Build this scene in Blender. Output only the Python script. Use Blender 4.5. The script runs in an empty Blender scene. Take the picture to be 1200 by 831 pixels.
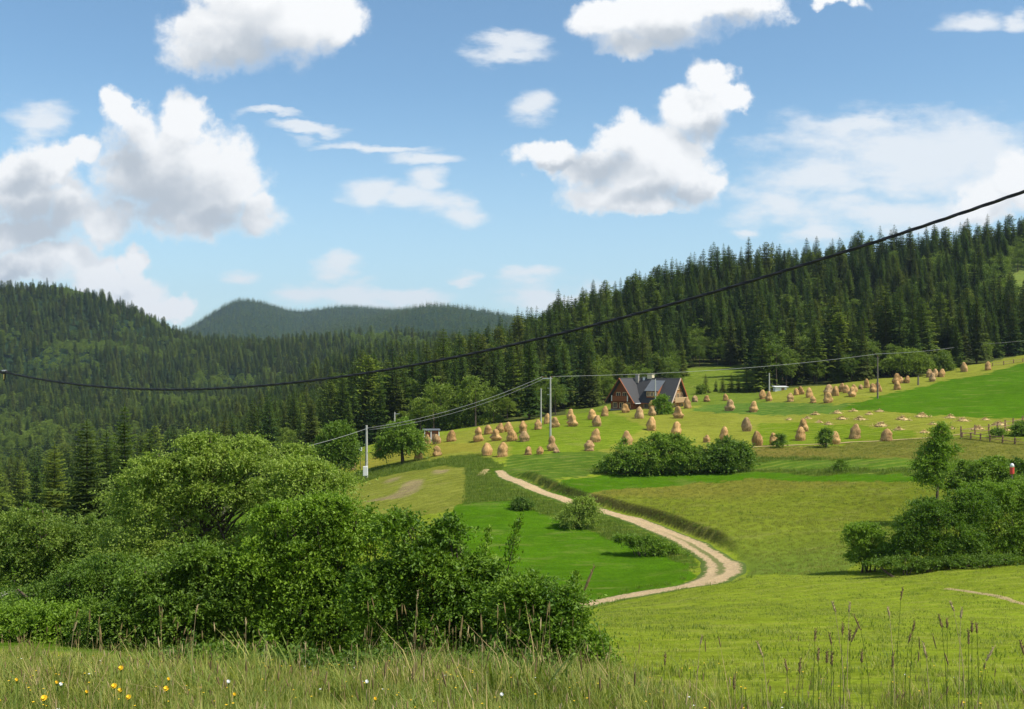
import bpy, bmesh, math, random
import numpy as np
from mathutils import Vector, Matrix

R = math.radians
sc = bpy.context.scene
C = sc.collection
rng = np.random.default_rng(7)
random.seed(7)

# ------------------------------------------------------------------ camera
F, U0, V0 = 1250.0, 600.0, 420.0        # focal length and horizon in photo pixels
cam = bpy.data.cameras.new('camera')
cam.sensor_width = 36.0
cam.lens = F / 1200 * 36
cam.shift_y = (V0 - 415.5) / 1200
cam.clip_start = 0.1
cam.clip_end = 30000
camo = bpy.data.objects.new('camera', cam)
camo.rotation_euler = (R(90), 0, 0)
C.objects.link(camo)
sc.camera = camo

# ------------------------------------------------------------------ light and exposure
SUN_EL, SUN_AZ = 54.0, 116.0             # azimuth clockwise from +y: right and a little behind the camera
world = bpy.data.worlds.new('World')
sc.world = world
world.use_nodes = True
sun = bpy.data.lights.new('sun', 'SUN')
sun.energy = 4.8
sun.angle = R(0.5)
sun.color = (1.0, 0.95, 0.86)
suno = bpy.data.objects.new('sun', sun)
sd = Vector((math.sin(R(SUN_AZ)) * math.cos(R(SUN_EL)), math.cos(R(SUN_AZ)) * math.cos(R(SUN_EL)), math.sin(R(SUN_EL))))
suno.rotation_euler = sd.to_track_quat('Z', 'Y').to_euler()
C.objects.link(suno)
sc.view_settings.view_transform = 'Standard'
sc.view_settings.look = 'None'
sc.view_settings.exposure = 0.25
sc.view_settings.gamma = 1.0
sc.render.engine = 'CYCLES'
sc.cycles.max_bounces = 6
sc.cycles.diffuse_bounces = 4
sc.cycles.glossy_bounces = 1
sc.cycles.transmission_bounces = 3
sc.cycles.volume_bounces = 0
sc.cycles.transparent_max_bounces = 6
sc.cycles.caustics_reflective = False
sc.cycles.caustics_refractive = False


class NT:
    """tiny node-tree builder"""
    def __init__(s, tree):
        s.t = tree
        s.n = tree.nodes
        s.l = tree.links

    def new(s, typ, props=None, **inp):
        nd = s.n.new(typ)
        for k, v in (props or {}).items():
            setattr(nd, k, v)
        for k, v in inp.items():
            key = int(k[1:]) if k[0] == 'i' and k[1:].isdigit() else k.replace('_', ' ')
            s.put(nd.inputs[key], v)
        return nd

    def put(s, sock, v):
        if hasattr(v, 'is_output'):
            s.l.new(v, sock)
        else:
            sock.default_value = v

    def m(s, op, a, b=0.0, c=0.0, clamp=False):
        nd = s.n.new('ShaderNodeMath')
        nd.operation = op
        nd.use_clamp = clamp
        s.put(nd.inputs[0], a)
        s.put(nd.inputs[1], b)
        s.put(nd.inputs[2], c)
        return nd.outputs[0]

    def v(s, op, a, b=(0, 0, 0), c=None, out=0):
        nd = s.n.new('ShaderNodeVectorMath')
        nd.operation = op
        s.put(nd.inputs[0], a)
        s.put(nd.inputs[1], b)
        if c is not None:
            s.put(nd.inputs[2], c)
        return nd.outputs[out]

    def mix(s, f, a, b, kind='MIX'):
        nd = s.n.new('ShaderNodeMix')
        nd.data_type = 'RGBA'
        nd.blend_type = kind
        s.put(nd.inputs[0], f)
        s.put(nd.inputs[6], a if hasattr(a, 'is_output') else (*a, 1))
        s.put(nd.inputs[7], b if hasattr(b, 'is_output') else (*b, 1))
        return nd.outputs[2]

    def ramp(s, f, lo, hi, a=0.0, b=1.0, smooth=True):
        nd = s.n.new('ShaderNodeMapRange')
        nd.interpolation_type = 'SMOOTHSTEP' if smooth else 'LINEAR'
        s.put(nd.inputs[0], f)
        for i, x in enumerate((lo, hi, a, b)):
            s.put(nd.inputs[1 + i], x)
        return nd.outputs[0]

    def noise(s, vec, scale, detail=3.0, rough=0.5, dist=0.0, out=0, w=None):
        nd = s.n.new('ShaderNodeTexNoise')
        if vec is not None:
            s.put(nd.inputs['Vector'], vec)
        nd.inputs['Scale'].default_value = scale
        nd.inputs['Detail'].default_value = detail
        nd.inputs['Roughness'].default_value = rough
        nd.inputs['Distortion'].default_value = dist
        return nd.outputs[out]


# ------------------------------------------------------------------ sky with cumulus
CUMULUS = [  # centre and radii in photo pixels, turned below into directions
    (268, 42, 88, 50), (350, 22, 82, 60), (228, 58, 44, 28), (310, -14, 110, 60), (395, 30, 40, 40),
    (145, 130, 28, 30), (160, 155, 30, 30), (215, 136, 40, 38), (196, 190, 86, 66), (258, 214, 66, 62), (300, 252, 44, 32), (215, 256, 112, 30), (150, 205, 46, 62), (200, 228, 105, 44), (245, 240, 60, 40),
    (30, 222, 66, 50), (82, 246, 54, 44), (60, 200, 48, 36), (98, 186, 30, 20), (10, 268, 110, 34), (120, 262, 50, 34), (60, 300, 80, 22), (20, 315, 70, 26),
    (112, 322, 42, 28), (150, 342, 50, 32), (192, 362, 40, 22), (160, 312, 24, 16), (110, 372, 90, 25),
    (838, 92, 38, 28), (862, 116, 26, 22), (815, 138, 50, 40), (728, 165, 46, 36), (640, 186, 54, 20), (760, 212, 84, 36), (715, 228, 62, 28), (815, 216, 36, 32), (770, 182, 66, 42), (690, 198, 62, 28), (792, 195, 56, 40), (655, 196, 60, 20), (745, 238, 92, 20),
    (700, 24, 46, 30), (770, 20, 92, 46), (862, 4, 74, 30), (740, 48, 50, 20), (978, -2, 40, 13),
    (1150, 240, 50, 34), (1195, 215, 40, 40),
]
SHADES = [  # shaded undersides of the cumulus
    (305, 66, 120, 34), (190, 232, 92, 58), (250, 262, 95, 30), (45, 262, 95, 34), (28, 222, 42, 26), (20, 318, 60, 22), (150, 200, 34, 40),
    (700, 205, 60, 26), (775, 236, 80, 18), (770, 52, 110, 26), (850, 30, 60, 16), (470, 251, 56, 9), (650, 194, 40, 10), (835, 150, 40, 18),
]
WISPS = [
    (430, 230, 46, 28), (478, 240, 70, 20), (500, 216, 28, 24), (542, 243, 34, 16), (425, 236, 30, 20),
    (1060, 186, 175, 50), (1140, 172, 110, 42), (970, 204, 98, 30), (1010, 158, 80, 18), (1090, 200, 120, 30), (1170, 190, 60, 50),
    (600, 58, 56, 16), (360, 153, 52, 7), (430, 168, 84, 7), (510, 182, 50, 10), (626, 122, 34, 20), (315, 140, 40, 6),
    (45, 142, 38, 26), (40, 312, 90, 26), (282, 325, 30, 15), (402, 318, 32, 15), (355, 352, 46, 17), (410, 348, 56, 20), (555, 325, 22, 8), (628, 326, 34, 12),
    (950, 272, 44, 16), (868, 262, 18, 10), (1140, 24, 50, 16), (1192, 22, 24, 14), (1040, 245, 150, 22), (900, 235, 60, 25), (660, 350, 90, 16), (480, 345, 60, 10),
]
w = NT(world.node_tree)
w.n.clear()
sky = w.new('ShaderNodeTexSky', dict(sky_type='NISHITA', sun_disc=False, sun_elevation=R(SUN_EL), sun_rotation=R(SUN_AZ),
                                     altitude=600.0, air_density=1.0, dust_density=0.6, ozone_density=2.0))
tc = w.new('ShaderNodeTexCoord')
gen = tc.outputs['Generated']
sep = w.new('ShaderNodeSeparateXYZ', None, i0=gen)
dx, dy, dz = sep.outputs
dyc = w.m('MAXIMUM', dy, 0.05)
pu = w.m('MULTIPLY_ADD', w.m('DIVIDE', dx, dyc), F / 100, U0 / 100)
pv = w.m('MULTIPLY_ADD', w.m('DIVIDE', dz, dyc), -F / 100, V0 / 100)
P = w.new('ShaderNodeCombineXYZ', None, X=pu, Y=pv, Z=0.0).outputs[0]


def field_group(name, lobes, warp, wscale, streak):
    g = bpy.data.node_groups.new(name, 'ShaderNodeTree')
    g.interface.new_socket('P', in_out='INPUT', socket_type='NodeSocketVector')
    g.interface.new_socket('F', in_out='OUTPUT', socket_type='NodeSocketFloat')
    t = NT(g)
    gi = t.new('NodeGroupInput').outputs[0]
    st = t.v('MULTIPLY', gi, streak)
    nz = t.noise(st, wscale, 5.0, 0.58, 0.0, out=1)
    off = t.v('SUBTRACT', nz, (0.5, 0.5, 0.5))
    p2 = t.v('MULTIPLY_ADD', off, (warp, warp, 0.0), gi)
    cur = None
    for (cx, cy, rx, ry) in lobes:
        q = t.v('MULTIPLY_ADD', p2, (100 / rx, 100 / ry, 0.0), (-cx / rx, -cy / ry, 0.0))
        d = t.v('LENGTH', q, out=1)
        if cur is None:
            cur = d
        else:
            nd = t.n.new('ShaderNodeMath')
            nd.operation = 'SMOOTH_MIN'
            t.put(nd.inputs[0], cur)
            t.put(nd.inputs[1], d)
            nd.inputs[2].default_value = 0.22
            cur = nd.outputs[0]
    o = t.new('NodeGroupOutput')
    t.put(o.inputs[0], t.m('SUBTRACT', 1.0, cur))
    return g


def ev(group, vec):
    nd = w.n.new('ShaderNodeGroup')
    nd.node_tree = group
    w.put(nd.inputs[0], vec)
    return nd.outputs[0]


gC = field_group('cumulus_field', CUMULUS, 0.75, 1.5, (1, 1, 1))
gS = field_group('cloud_shade_field', SHADES, 0.85, 1.2, (1, 1, 1))
gW = field_group('wisp_field', WISPS, 0.9, 1.1, (0.55, 1.3, 1))
bil = w.n.new('ShaderNodeTexVoronoi')
bil.feature = 'SMOOTH_F1'
w.put(bil.inputs['Vector'], w.v('MULTIPLY_ADD', w.noise(P, 3.0, 3, 0.5, out=1), (0.25, 0.25, 0), P))
bil.inputs['Scale'].default_value = 3.2
bil.inputs['Smoothness'].default_value = 0.5
bil.inputs['Detail'].default_value = 2.0
fine = w.noise(P, 4.5, 8, 0.66)
puff = w.m('SUBTRACT', 0.5, bil.outputs['Distance'])
fC = ev(gC, P)
fUp = ev(gC, w.v('ADD', P, (0.12, -0.36, 0)))
dC = w.m('MULTIPLY_ADD', puff, 0.15, w.m('MULTIPLY_ADD', w.m('SUBTRACT', fine, 0.5), 0.55, fC))
# generic clouds where the camera does not look
inframe = w.m('MULTIPLY', w.ramp(w.m('ABSOLUTE', w.m('SUBTRACT', pu, 6.0)), 6.4, 8.5, 1, 0),
              w.m('MULTIPLY', w.ramp(pv, -2.5, -0.8, 0, 1), w.ramp(dy, 0.05, 0.2, 0, 1)))
dirn = w.v('MULTIPLY', w.v('DIVIDE', gen, w.new('ShaderNodeCombineXYZ', None, X=w.m('ADD', w.m('ABSOLUTE', dz), 0.18), Y=w.m('ADD', w.m('ABSOLUTE', dz), 0.18), Z=1.0).outputs[0]), (1, 1, 3))
gn = w.noise(dirn, 1.1, 7, 0.55)
dG = w.m('MULTIPLY', w.m('SUBTRACT', gn, 0.54), 5.0)
outf = w.m('SUBTRACT', 1.0, inframe)
fSr = w.ramp(ev(gS, P), -0.4, 0.5)
dens = w.m('ADD', w.m('MULTIPLY', dC, inframe), w.m('MULTIPLY', dG, outf))
aC = w.new('ShaderNodeMapRange', dict(interpolation_type='SMOOTHSTEP'), i0=dens, i1=-0.07, i2=w.m('MULTIPLY_ADD', fSr, 0.26, 0.32)).outputs[0]
aC = w.m('MULTIPLY', aC, w.ramp(dz, 0.0, 0.03))
# lit tops and grey bases
lit = w.m('SUBTRACT', fC, fUp)
lit = w.m('ADD', lit, w.m('MULTIPLY', puff, 0.16))
lit = w.m('ADD', lit, w.m('MULTIPLY', w.m('SUBTRACT', fine, 0.5), 0.20))
thin = w.ramp(dens, 0.05, 0.45)
L = w.ramp(lit, -0.50, 0.22)
fS = w.ramp(w.m('ADD', ev(gS, P), w.m('MULTIPLY', w.m('ADD', puff, w.m('SUBTRACT', fine, 0.5)), 0.32)), -0.35, 0.75)
L = w.m('MULTIPLY', w.m('MULTIPLY_ADD', L, 0.45, 0.55), w.m('SUBTRACT', 1.0, w.m('MULTIPLY', w.m('MULTIPLY', fS, 0.95), inframe)))
shade = w.m('MULTIPLY', w.m('SUBTRACT', 1.0, L), w.m('MULTIPLY_ADD', thin, 0.6, 0.4))
ccol = w.mix(shade, (8.5, 8.55, 8.6), (4.3, 4.75, 5.3))
fWv = ev(gW, P)
dW = w.m('MULTIPLY_ADD', w.m('SUBTRACT', w.noise(w.v('MULTIPLY', P, (0.7, 1.6, 1)), 2.2, 7, 0.62), 0.5), 1.7, fWv)
aW = w.m('MULTIPLY', w.ramp(dW, -0.2, 0.75, 0, 0.84), inframe)
aW = w.m('MULTIPLY', aW, w.ramp(dz, 0.0, 0.03))
# sky colour
skc = sky.outputs[0]
skc = w.mix(1.0, skc, (1.06, 1.28, 1.30), 'MULTIPLY')
hz = w.ramp(dz, 0.0, 0.26, 0.55, 0.0)
skc = w.mix(hz, skc, (5.0, 6.7, 8.0))
col = w.mix(aW, skc, (7.8, 8.0, 8.2))
col = w.mix(aC, col, ccol)
bg = w.new('ShaderNodeBackground', None, Color=col, Strength=0.1)
w.new('ShaderNodeOutputWorld', None, Surface=bg.outputs[0])
world.cycles.sampling_method = 'MANUAL'
world.cycles.sample_map_resolution = 512


# ------------------------------------------------------------------ helpers
def tag(o, label=None, cat=None, group=None, kind=None):
    if label: o['label'] = label
    if cat: o['category'] = cat
    if group: o['group'] = group
    if kind: o['kind'] = kind
    return o


def link(name, me, parent=None, mat=None, loc=None):
    if mat is not None and not me.materials:
        me.materials.append(mat)
    o = bpy.data.objects.new(name, me)
    C.objects.link(o)
    if parent is not None: o.parent = parent
    if loc is not None: o.location = loc
    return o


def empty(name, loc, rz=0.0, label=None, cat=None, group=None):
    o = bpy.data.objects.new(name, None)
    o.empty_display_size = 0.3
    C.objects.link(o)
    o.location = loc
    o.rotation_euler = (0, 0, rz)
    return tag(o, label, cat, group)


def np_mesh(name, V, Fc, smooth=False, mats=None):
    """V (n,3); Fc list of int arrays (m,3) or (m,4)"""
    me = bpy.data.meshes.new(name)
    if not isinstance(Fc, (list, tuple)): Fc = [Fc]
    Fc = [f for f in Fc if len(f)]
    V = np.asarray(V, np.float32)
    me.vertices.add(len(V))
    me.vertices.foreach_set('co', V.ravel())
    tot = sum(f.size for f in Fc)
    me.loops.add(tot)
    me.loops.foreach_set('vertex_index', np.concatenate([f.ravel() for f in Fc]).astype(np.int32))
    sizes = np.concatenate([np.full(len(f), f.shape[1], np.int32) for f in Fc])
    starts = np.concatenate([[0], np.cumsum(sizes)[:-1]]).astype(np.int32)
    me.polygons.add(len(sizes))
    me.polygons.foreach_set('loop_start', starts)
    me.polygons.foreach_set('loop_total', sizes)
    me.polygons.foreach_set('use_smooth', np.full(len(sizes), smooth))
    if mats is not None:
        me.polygons.foreach_set('material_index', np.asarray(mats, np.int32))
    me.update(calc_edges=True)
    return me


class Bm:
    """collects boxes, bars and tubes into one mesh"""
    def __init__(s):
        s.b = bmesh.new()

    def box(s, c, size, rz=0.0, M=None):
        m = Matrix.Translation(c) @ Matrix.Rotation(rz, 4, 'Z') @ Matrix.Diagonal((*size, 1))
        if M is not None: m = M @ m
        bmesh.ops.create_cube(s.b, size=1.0, matrix=m)
        return s

    def bar(s, a, b, wdt, hgt=None):
        a, b = Vector(a), Vector(b)
        d = b - a
        q = d.to_track_quat('Z', 'X').to_matrix().to_4x4()
        m = Matrix.Translation((a + b) / 2) @ q @ Matrix.Diagonal((wdt, hgt or wdt, d.length, 1))
        bmesh.ops.create_cube(s.b, size=1.0, matrix=m)
        return s

    def tube(s, pts, rad, n=8, caps=True):
        rings = []
        pts = [Vector(p) for p in pts]
        if not hasattr(rad, '__len__'): rad = [rad] * len(pts)
        for i, p in enumerate(pts):
            d = (pts[min(i + 1, len(pts) - 1)] - pts[max(i - 1, 0)]).normalized()
            x = d.orthogonal().normalized() if abs(d.z) > 0.99 else d.cross(Vector((0, 0, 1))).normalized()
            y = d.cross(x)
            rings.append([s.b.verts.new(p + (x * math.cos(2 * math.pi * k / n) + y * math.sin(2 * math.pi * k / n)) * rad[i]) for k in range(n)])
        for A, B in zip(rings, rings[1:]):
            for k in range(n):
                s.b.faces.new((A[k], A[(k + 1) % n], B[(k + 1) % n], B[k]))
        if caps:
            s.b.faces.new(rings[0][::-1])
            s.b.faces.new(rings[-1])
        return s

    def poly(s, pts):
        s.b.faces.new([s.b.verts.new(p) for p in pts])
        return s

    def slab(s, pts, thick):
        """a flat polygon given thickness straight along its normal"""
        P_ = [Vector(p) for p in pts]
        n = (P_[1] - P_[0]).cross(P_[2] - P_[0]).normalized() * thick
        a = [s.b.verts.new(p) for p in P_]
        b = [s.b.verts.new(p - n) for p in P_]
        s.b.faces.new(a)
        s.b.faces.new(b[::-1])
        for i in range(len(a)):
            j = (i + 1) % len(a)
            s.b.faces.new((a[j], a[i], b[i], b[j]))
        return s

    def mesh(s, name, mat=None, bevel=0.0, smooth=False):
        if bevel:
            bmesh.ops.bevel(s.b, geom=list(s.b.edges), offset=bevel, segments=1, affect='EDGES')
        bmesh.ops.recalc_face_normals(s.b, faces=s.b.faces)
        me = bpy.data.meshes.new(name)
        s.b.to_mesh(me)
        s.b.free()
        if smooth:
            me.polygons.foreach_set('use_smooth', np.full(len(me.polygons), True))
        if mat: me.materials.append(mat)
        return me

    def obj(s, name, mat, parent=None, loc=None, bevel=0.0, smooth=False):
        return link(name, s.mesh(name, mat, bevel, smooth), parent, None, loc)


# ------------------------------------------------------------------ terrain: rows (distance: image row) down each column, made into a height field
COLS = {
    -300: [(35, 745), (60, 722), (100, 690), (180, 650), (350, 600), (600, 560), (900, 465), (1200, 335), (1500, 380), (2500, 440), (6000, 430)],
    0: [(35, 744), (60, 718), (100, 680), (180, 640), (350, 595), (600, 560), (900, 455), (1200, 350), (1500, 385), (2500, 430), (6000, 425)],
    100: [(900, 458), (1200, 368)],
    200: [(35, 743), (60, 716), (100, 665), (180, 612), (350, 575), (600, 535), (900, 462), (1200, 405), (1500, 420), (2500, 408), (3500, 391), (4600, 400), (6000, 405)],
    280: [(3500, 357), (2500, 396), (4600, 385)],
    400: [(35, 745), (60, 718), (80, 690), (100, 640), (125, 588), (140, 566), (160, 548), (200, 530), (260, 515), (400, 495), (600, 470), (900, 438), (1200, 415), (1800, 402), (2500, 386), (3000, 377), (6000, 395)],
    550: [(35, 741), (60, 715), (75, 690), (90, 645), (108, 595), (132, 548), (160, 520), (172, 510), (190, 503), (230, 492), (260, 482), (300, 468), (350, 452), (400, 440), (500, 446), (700, 440), (1200, 415), (2500, 370), (2900, 367), (6000, 390)],
    700: [(35, 739), (60, 716), (72, 705), (88, 650), (108, 597), (125, 557), (142, 528), (168, 500), (180, 491), (215, 480), (260, 462), (320, 430), (400, 385), (440, 378), (520, 400), (800, 425), (2500, 400), (6000, 400)],
    850: [(35, 738), (60, 704), (75, 678), (85, 656), (100, 612), (115, 574), (125, 553), (140, 525), (148, 518), (170, 497), (190, 482), (215, 470), (240, 461), (270, 447), (320, 415), (400, 355), (450, 338), (520, 370), (900, 420), (2500, 410)],
    1000: [(35, 737), (45, 716), (60, 690), (75, 664), (85, 640), (100, 600), (112, 566), (125, 540), (138, 524), (148, 513), (175, 485), (185, 478), (198, 466), (215, 455), (235, 447), (300, 418), (400, 343), (450, 320), (520, 350), (900, 420), (2500, 410)],
    1200: [(35, 736), (45, 715), (55, 690), (65, 665), (80, 630), (100, 585), (115, 550), (130, 520), (150, 500), (165, 490), (200, 455), (240, 426), (260, 418), (310, 395), (400, 326), (450, 298), (520, 330), (900, 420), (2500, 410)],
    1500: [(35, 736), (65, 660), (115, 540), (165, 480), (240, 405), (300, 372), (400, 300), (450, 272), (600, 320), (900, 420), (2500, 410)],
}
ctrl = []
for u, rows in COLS.items():
    for (d, v) in rows: ctrl.append((u, d, v))
for u in (-300, 0, 300, 600, 900, 1200, 1500):
    k_ = min(max(u / 350.0, 0), 1)
    for (d, v) in ((3, 1130), (5, 915), (7, 854 + 4 * k_), (9, 818 + 8 * k_), (14, 784 + 14 * k_), (20, 758 + 12 * k_)): ctrl.append((u, d, v))
ctrl = np.array(ctrl, float)


def _crd(u, d):
    return np.stack([u / 250.0, np.log(d) * 2.2], -1)


def _phi(r2):
    return np.where(r2 > 1e-12, 0.5 * r2 * np.log(np.maximum(r2, 1e-12)), 0.0)


_X = _crd(ctrl[:, 0], ctrl[:, 1])
_n = len(_X)
_K = _phi(((_X[:, None] - _X[None]) ** 2).sum(-1)) + np.eye(_n) * 0.004
_Pm = np.concatenate([np.ones((_n, 1)), _X], 1)
_A = np.block([[_K, _Pm], [_Pm.T, np.zeros((3, 3))]])
_W = np.linalg.solve(_A, np.concatenate([ctrl[:, 2], np.zeros(3)]))


def row_of(u, d):
    """image row at which the plain ground shows, for a direction column u and distance d"""
    u = np.clip(np.asarray(u, float), -320, 1520)
    d = np.clip(np.asarray(d, float), 3.0, 6500)
    u, d = np.broadcast_arrays(u, d)
    sh = u.shape
    Q = _crd(u.ravel(), d.ravel())
    out = np.empty(len(Q))
    for i in range(0, len(Q), 20000):
        q = Q[i:i + 20000]
        r2 = ((q[:, None] - _X[None]) ** 2).sum(-1)
        out[i:i + 20000] = _phi(r2) @ _W[:_n] + _W[_n] + q @ _W[_n + 1:]
    return out.reshape(sh)


def ground_at(u, v, dmin=4.0, dmax=420.0):
    """world point where the view ray of pixel (u, v) first meets the plain ground"""
    ds = np.exp(np.linspace(math.log(dmin), math.log(dmax), 900))
    vv = row_of(np.full_like(ds, u), ds)
    k = np.where(vv <= v)[0]
    i = k[0] if len(k) else len(ds) - 1
    if i > 0:
        t = (vv[i - 1] - v) / max(vv[i - 1] - vv[i], 1e-6)
        d = ds[i - 1] + (ds[i] - ds[i - 1]) * min(max(t, 0), 1)
    else:
        d = ds[0]
    return ((u - U0) / F * d, d)


# the track: centre line in photo pixels -> ground
TRACK_PX = [(585, 549), (597, 560), (622, 571), (652, 581), (690, 593), (722, 602), (756, 613), (790, 628), (818, 643), (838, 655), (848, 665), (842, 675), (822, 684), (790, 691), (750, 698), (715, 704), (688, 708), (640, 714), (570, 716)]
TRACK_W = [0.8, 1.25, 1.3, 1.3, 1.35, 1.4, 1.45, 1.5, 1.6, 1.75, 1.9, 1.9, 1.8, 1.5, 1.35, 1.2, 1.2, 1.2, 1.2]


def spline(P_, n):
    P_ = np.array(P_, float)
    seg = np.r_[0, np.cumsum(np.linalg.norm(np.diff(P_[:, :2], axis=0), axis=1))]
    t = np.linspace(0, seg[-1], n)
    idx = np.clip(np.searchsorted(seg, t) - 1, 0, len(P_) - 2)
    f = ((t - seg[idx]) / (seg[idx + 1] - seg[idx]))[:, None]
    p0, p1, p2, p3 = P_[np.maximum(idx - 1, 0)], P_[idx], P_[idx + 1], P_[np.minimum(idx + 2, len(P_) - 1)]
    return 0.5 * ((2 * p1) + (-p0 + p2) * f + (2 * p0 - 5 * p1 + 4 * p2 - p3) * f ** 2 + (-p0 + 3 * p1 - 3 * p2 + p3) * f ** 3)


_tp = [ground_at(u, v, 40, 200) for (u, v) in TRACK_PX]
TRACK = spline([(x, y, wd) for (x, y), wd in zip(_tp, TRACK_W)], 420)
_TX = TRACK[:, :2]
_TT = np.gradient(_TX, axis=0)
_TT /= np.linalg.norm(_TT, axis=1)[:, None]
_TN = np.stack([_TT[:, 1], -_TT[:, 0]], 1)      # points to the outer (right-hand) side walking down


def track_info(x, y):
    """distance and side (+ = left of walking direction, outer bank side) to the track, index along it"""
    x, y = np.asarray(x, float).ravel(), np.asarray(y, float).ravel()
    dist = np.full(len(x), 1e9); side = np.zeros(len(x)); idx = np.zeros(len(x), int)
    near = np.where((x > -22) & (x < 40) & (y > 55) & (y < 160))[0]
    for i in range(0, len(near), 8000):
        k = near[i:i + 8000]
        d = np.hypot(x[k][:, None] - _TX[None, :, 0], y[k][:, None] - _TX[None, :, 1])
        j = d.argmin(1)
        dist[k] = d[np.arange(len(k)), j]
        idx[k] = j
        side[k] = -((x[k] - _TX[j, 0]) * _TN[j, 0] + (y[k] - _TX[j, 1]) * _TN[j, 1])
    return dist, side, idx


def _sm(a, b, t):
    t = np.clip((t - a) / (b - a), 0, 1)
    return t * t * (3 - 2 * t)


def vnoise(x, y, s, seed=0):
    """cheap smooth value noise"""
    x = np.asarray(x) / s + 37.1 * seed; y = np.asarray(y) / s + 17.7 * seed
    xi, yi = np.floor(x), np.floor(y)
    fx, fy = x - xi, y - yi
    fx = fx * fx * (3 - 2 * fx); fy = fy * fy * (3 - 2 * fy)

    def h(a, b):
        q = np.sin(a * 127.1 + b * 311.7 + seed * 74.7) * 43758.5453
        return q - np.floor(q)
    return (h(xi, yi) * (1 - fx) + h(xi + 1, yi) * fx) * (1 - fy) + (h(xi, yi + 1) * (1 - fx) + h(xi + 1, yi + 1) * fx) * fy


def height(x, y):
    x = np.asarray(x, float); y = np.asarray(y, float)
    x, y = np.broadcast_arrays(x, y)
    sh = x.shape
    x = x.ravel(); y = y.ravel()
    yy = np.maximum(y, 3.0)
    u = U0 + F * x / yy
    v = row_of(u, yy)
    z = -(v - V0) / F * yy
    z = np.where(y < 3.0, z + (3.0 - y) * 0.05, z)
    # small relief
    gb = lambda uu, dd, su, sd, a: a * np.exp(-((u - uu) / su) ** 2 - ((yy - dd) / sd) ** 2)
    z = z + gb(280, 3600, 26, 500, 16) - gb(350, 3200, 32, 1200, 30) - gb(215, 3400, 26, 900, 16) + gb(500, 2800, 50, 500, 14)
    far = _sm(4, 30, y)
    z = z + far * ((vnoise(x, y, 9, 1) - 0.5) * 0.5 + (vnoise(x, y, 3.1, 2) - 0.5) * 0.16)
    z = z + _sm(300, 700, y) * (1 - 0.5 * _sm(1800, 2600, y)) * ((vnoise(x, y, 160, 3) - 0.5) * 30 + (vnoise(x, y, 70, 4) - 0.5) * 16)
    dist, side, idx = track_info(x, y)
    half = TRACK[np.clip(idx, 0, len(TRACK) - 1), 2]
    along = idx / (len(TRACK) - 1)
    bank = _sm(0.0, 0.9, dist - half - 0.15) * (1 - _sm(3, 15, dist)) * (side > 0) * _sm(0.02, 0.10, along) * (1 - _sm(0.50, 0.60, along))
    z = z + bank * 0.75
    cut = (1 - _sm(half, half + 0.8, dist)) * 0.12
    return (z - cut).reshape(sh)


def hz1(x, y):
    return float(height(np.array([x]), np.array([y]))[0])


def at(u, v, dmin=4.0, dmax=420.0):
    x, y = ground_at(u, v, dmin, dmax)
    return Vector((x, y, hz1(x, y)))


def on(u, d):
    x = (u - U0) / F * d
    return Vector((x, d, hz1(x, d)))


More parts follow.
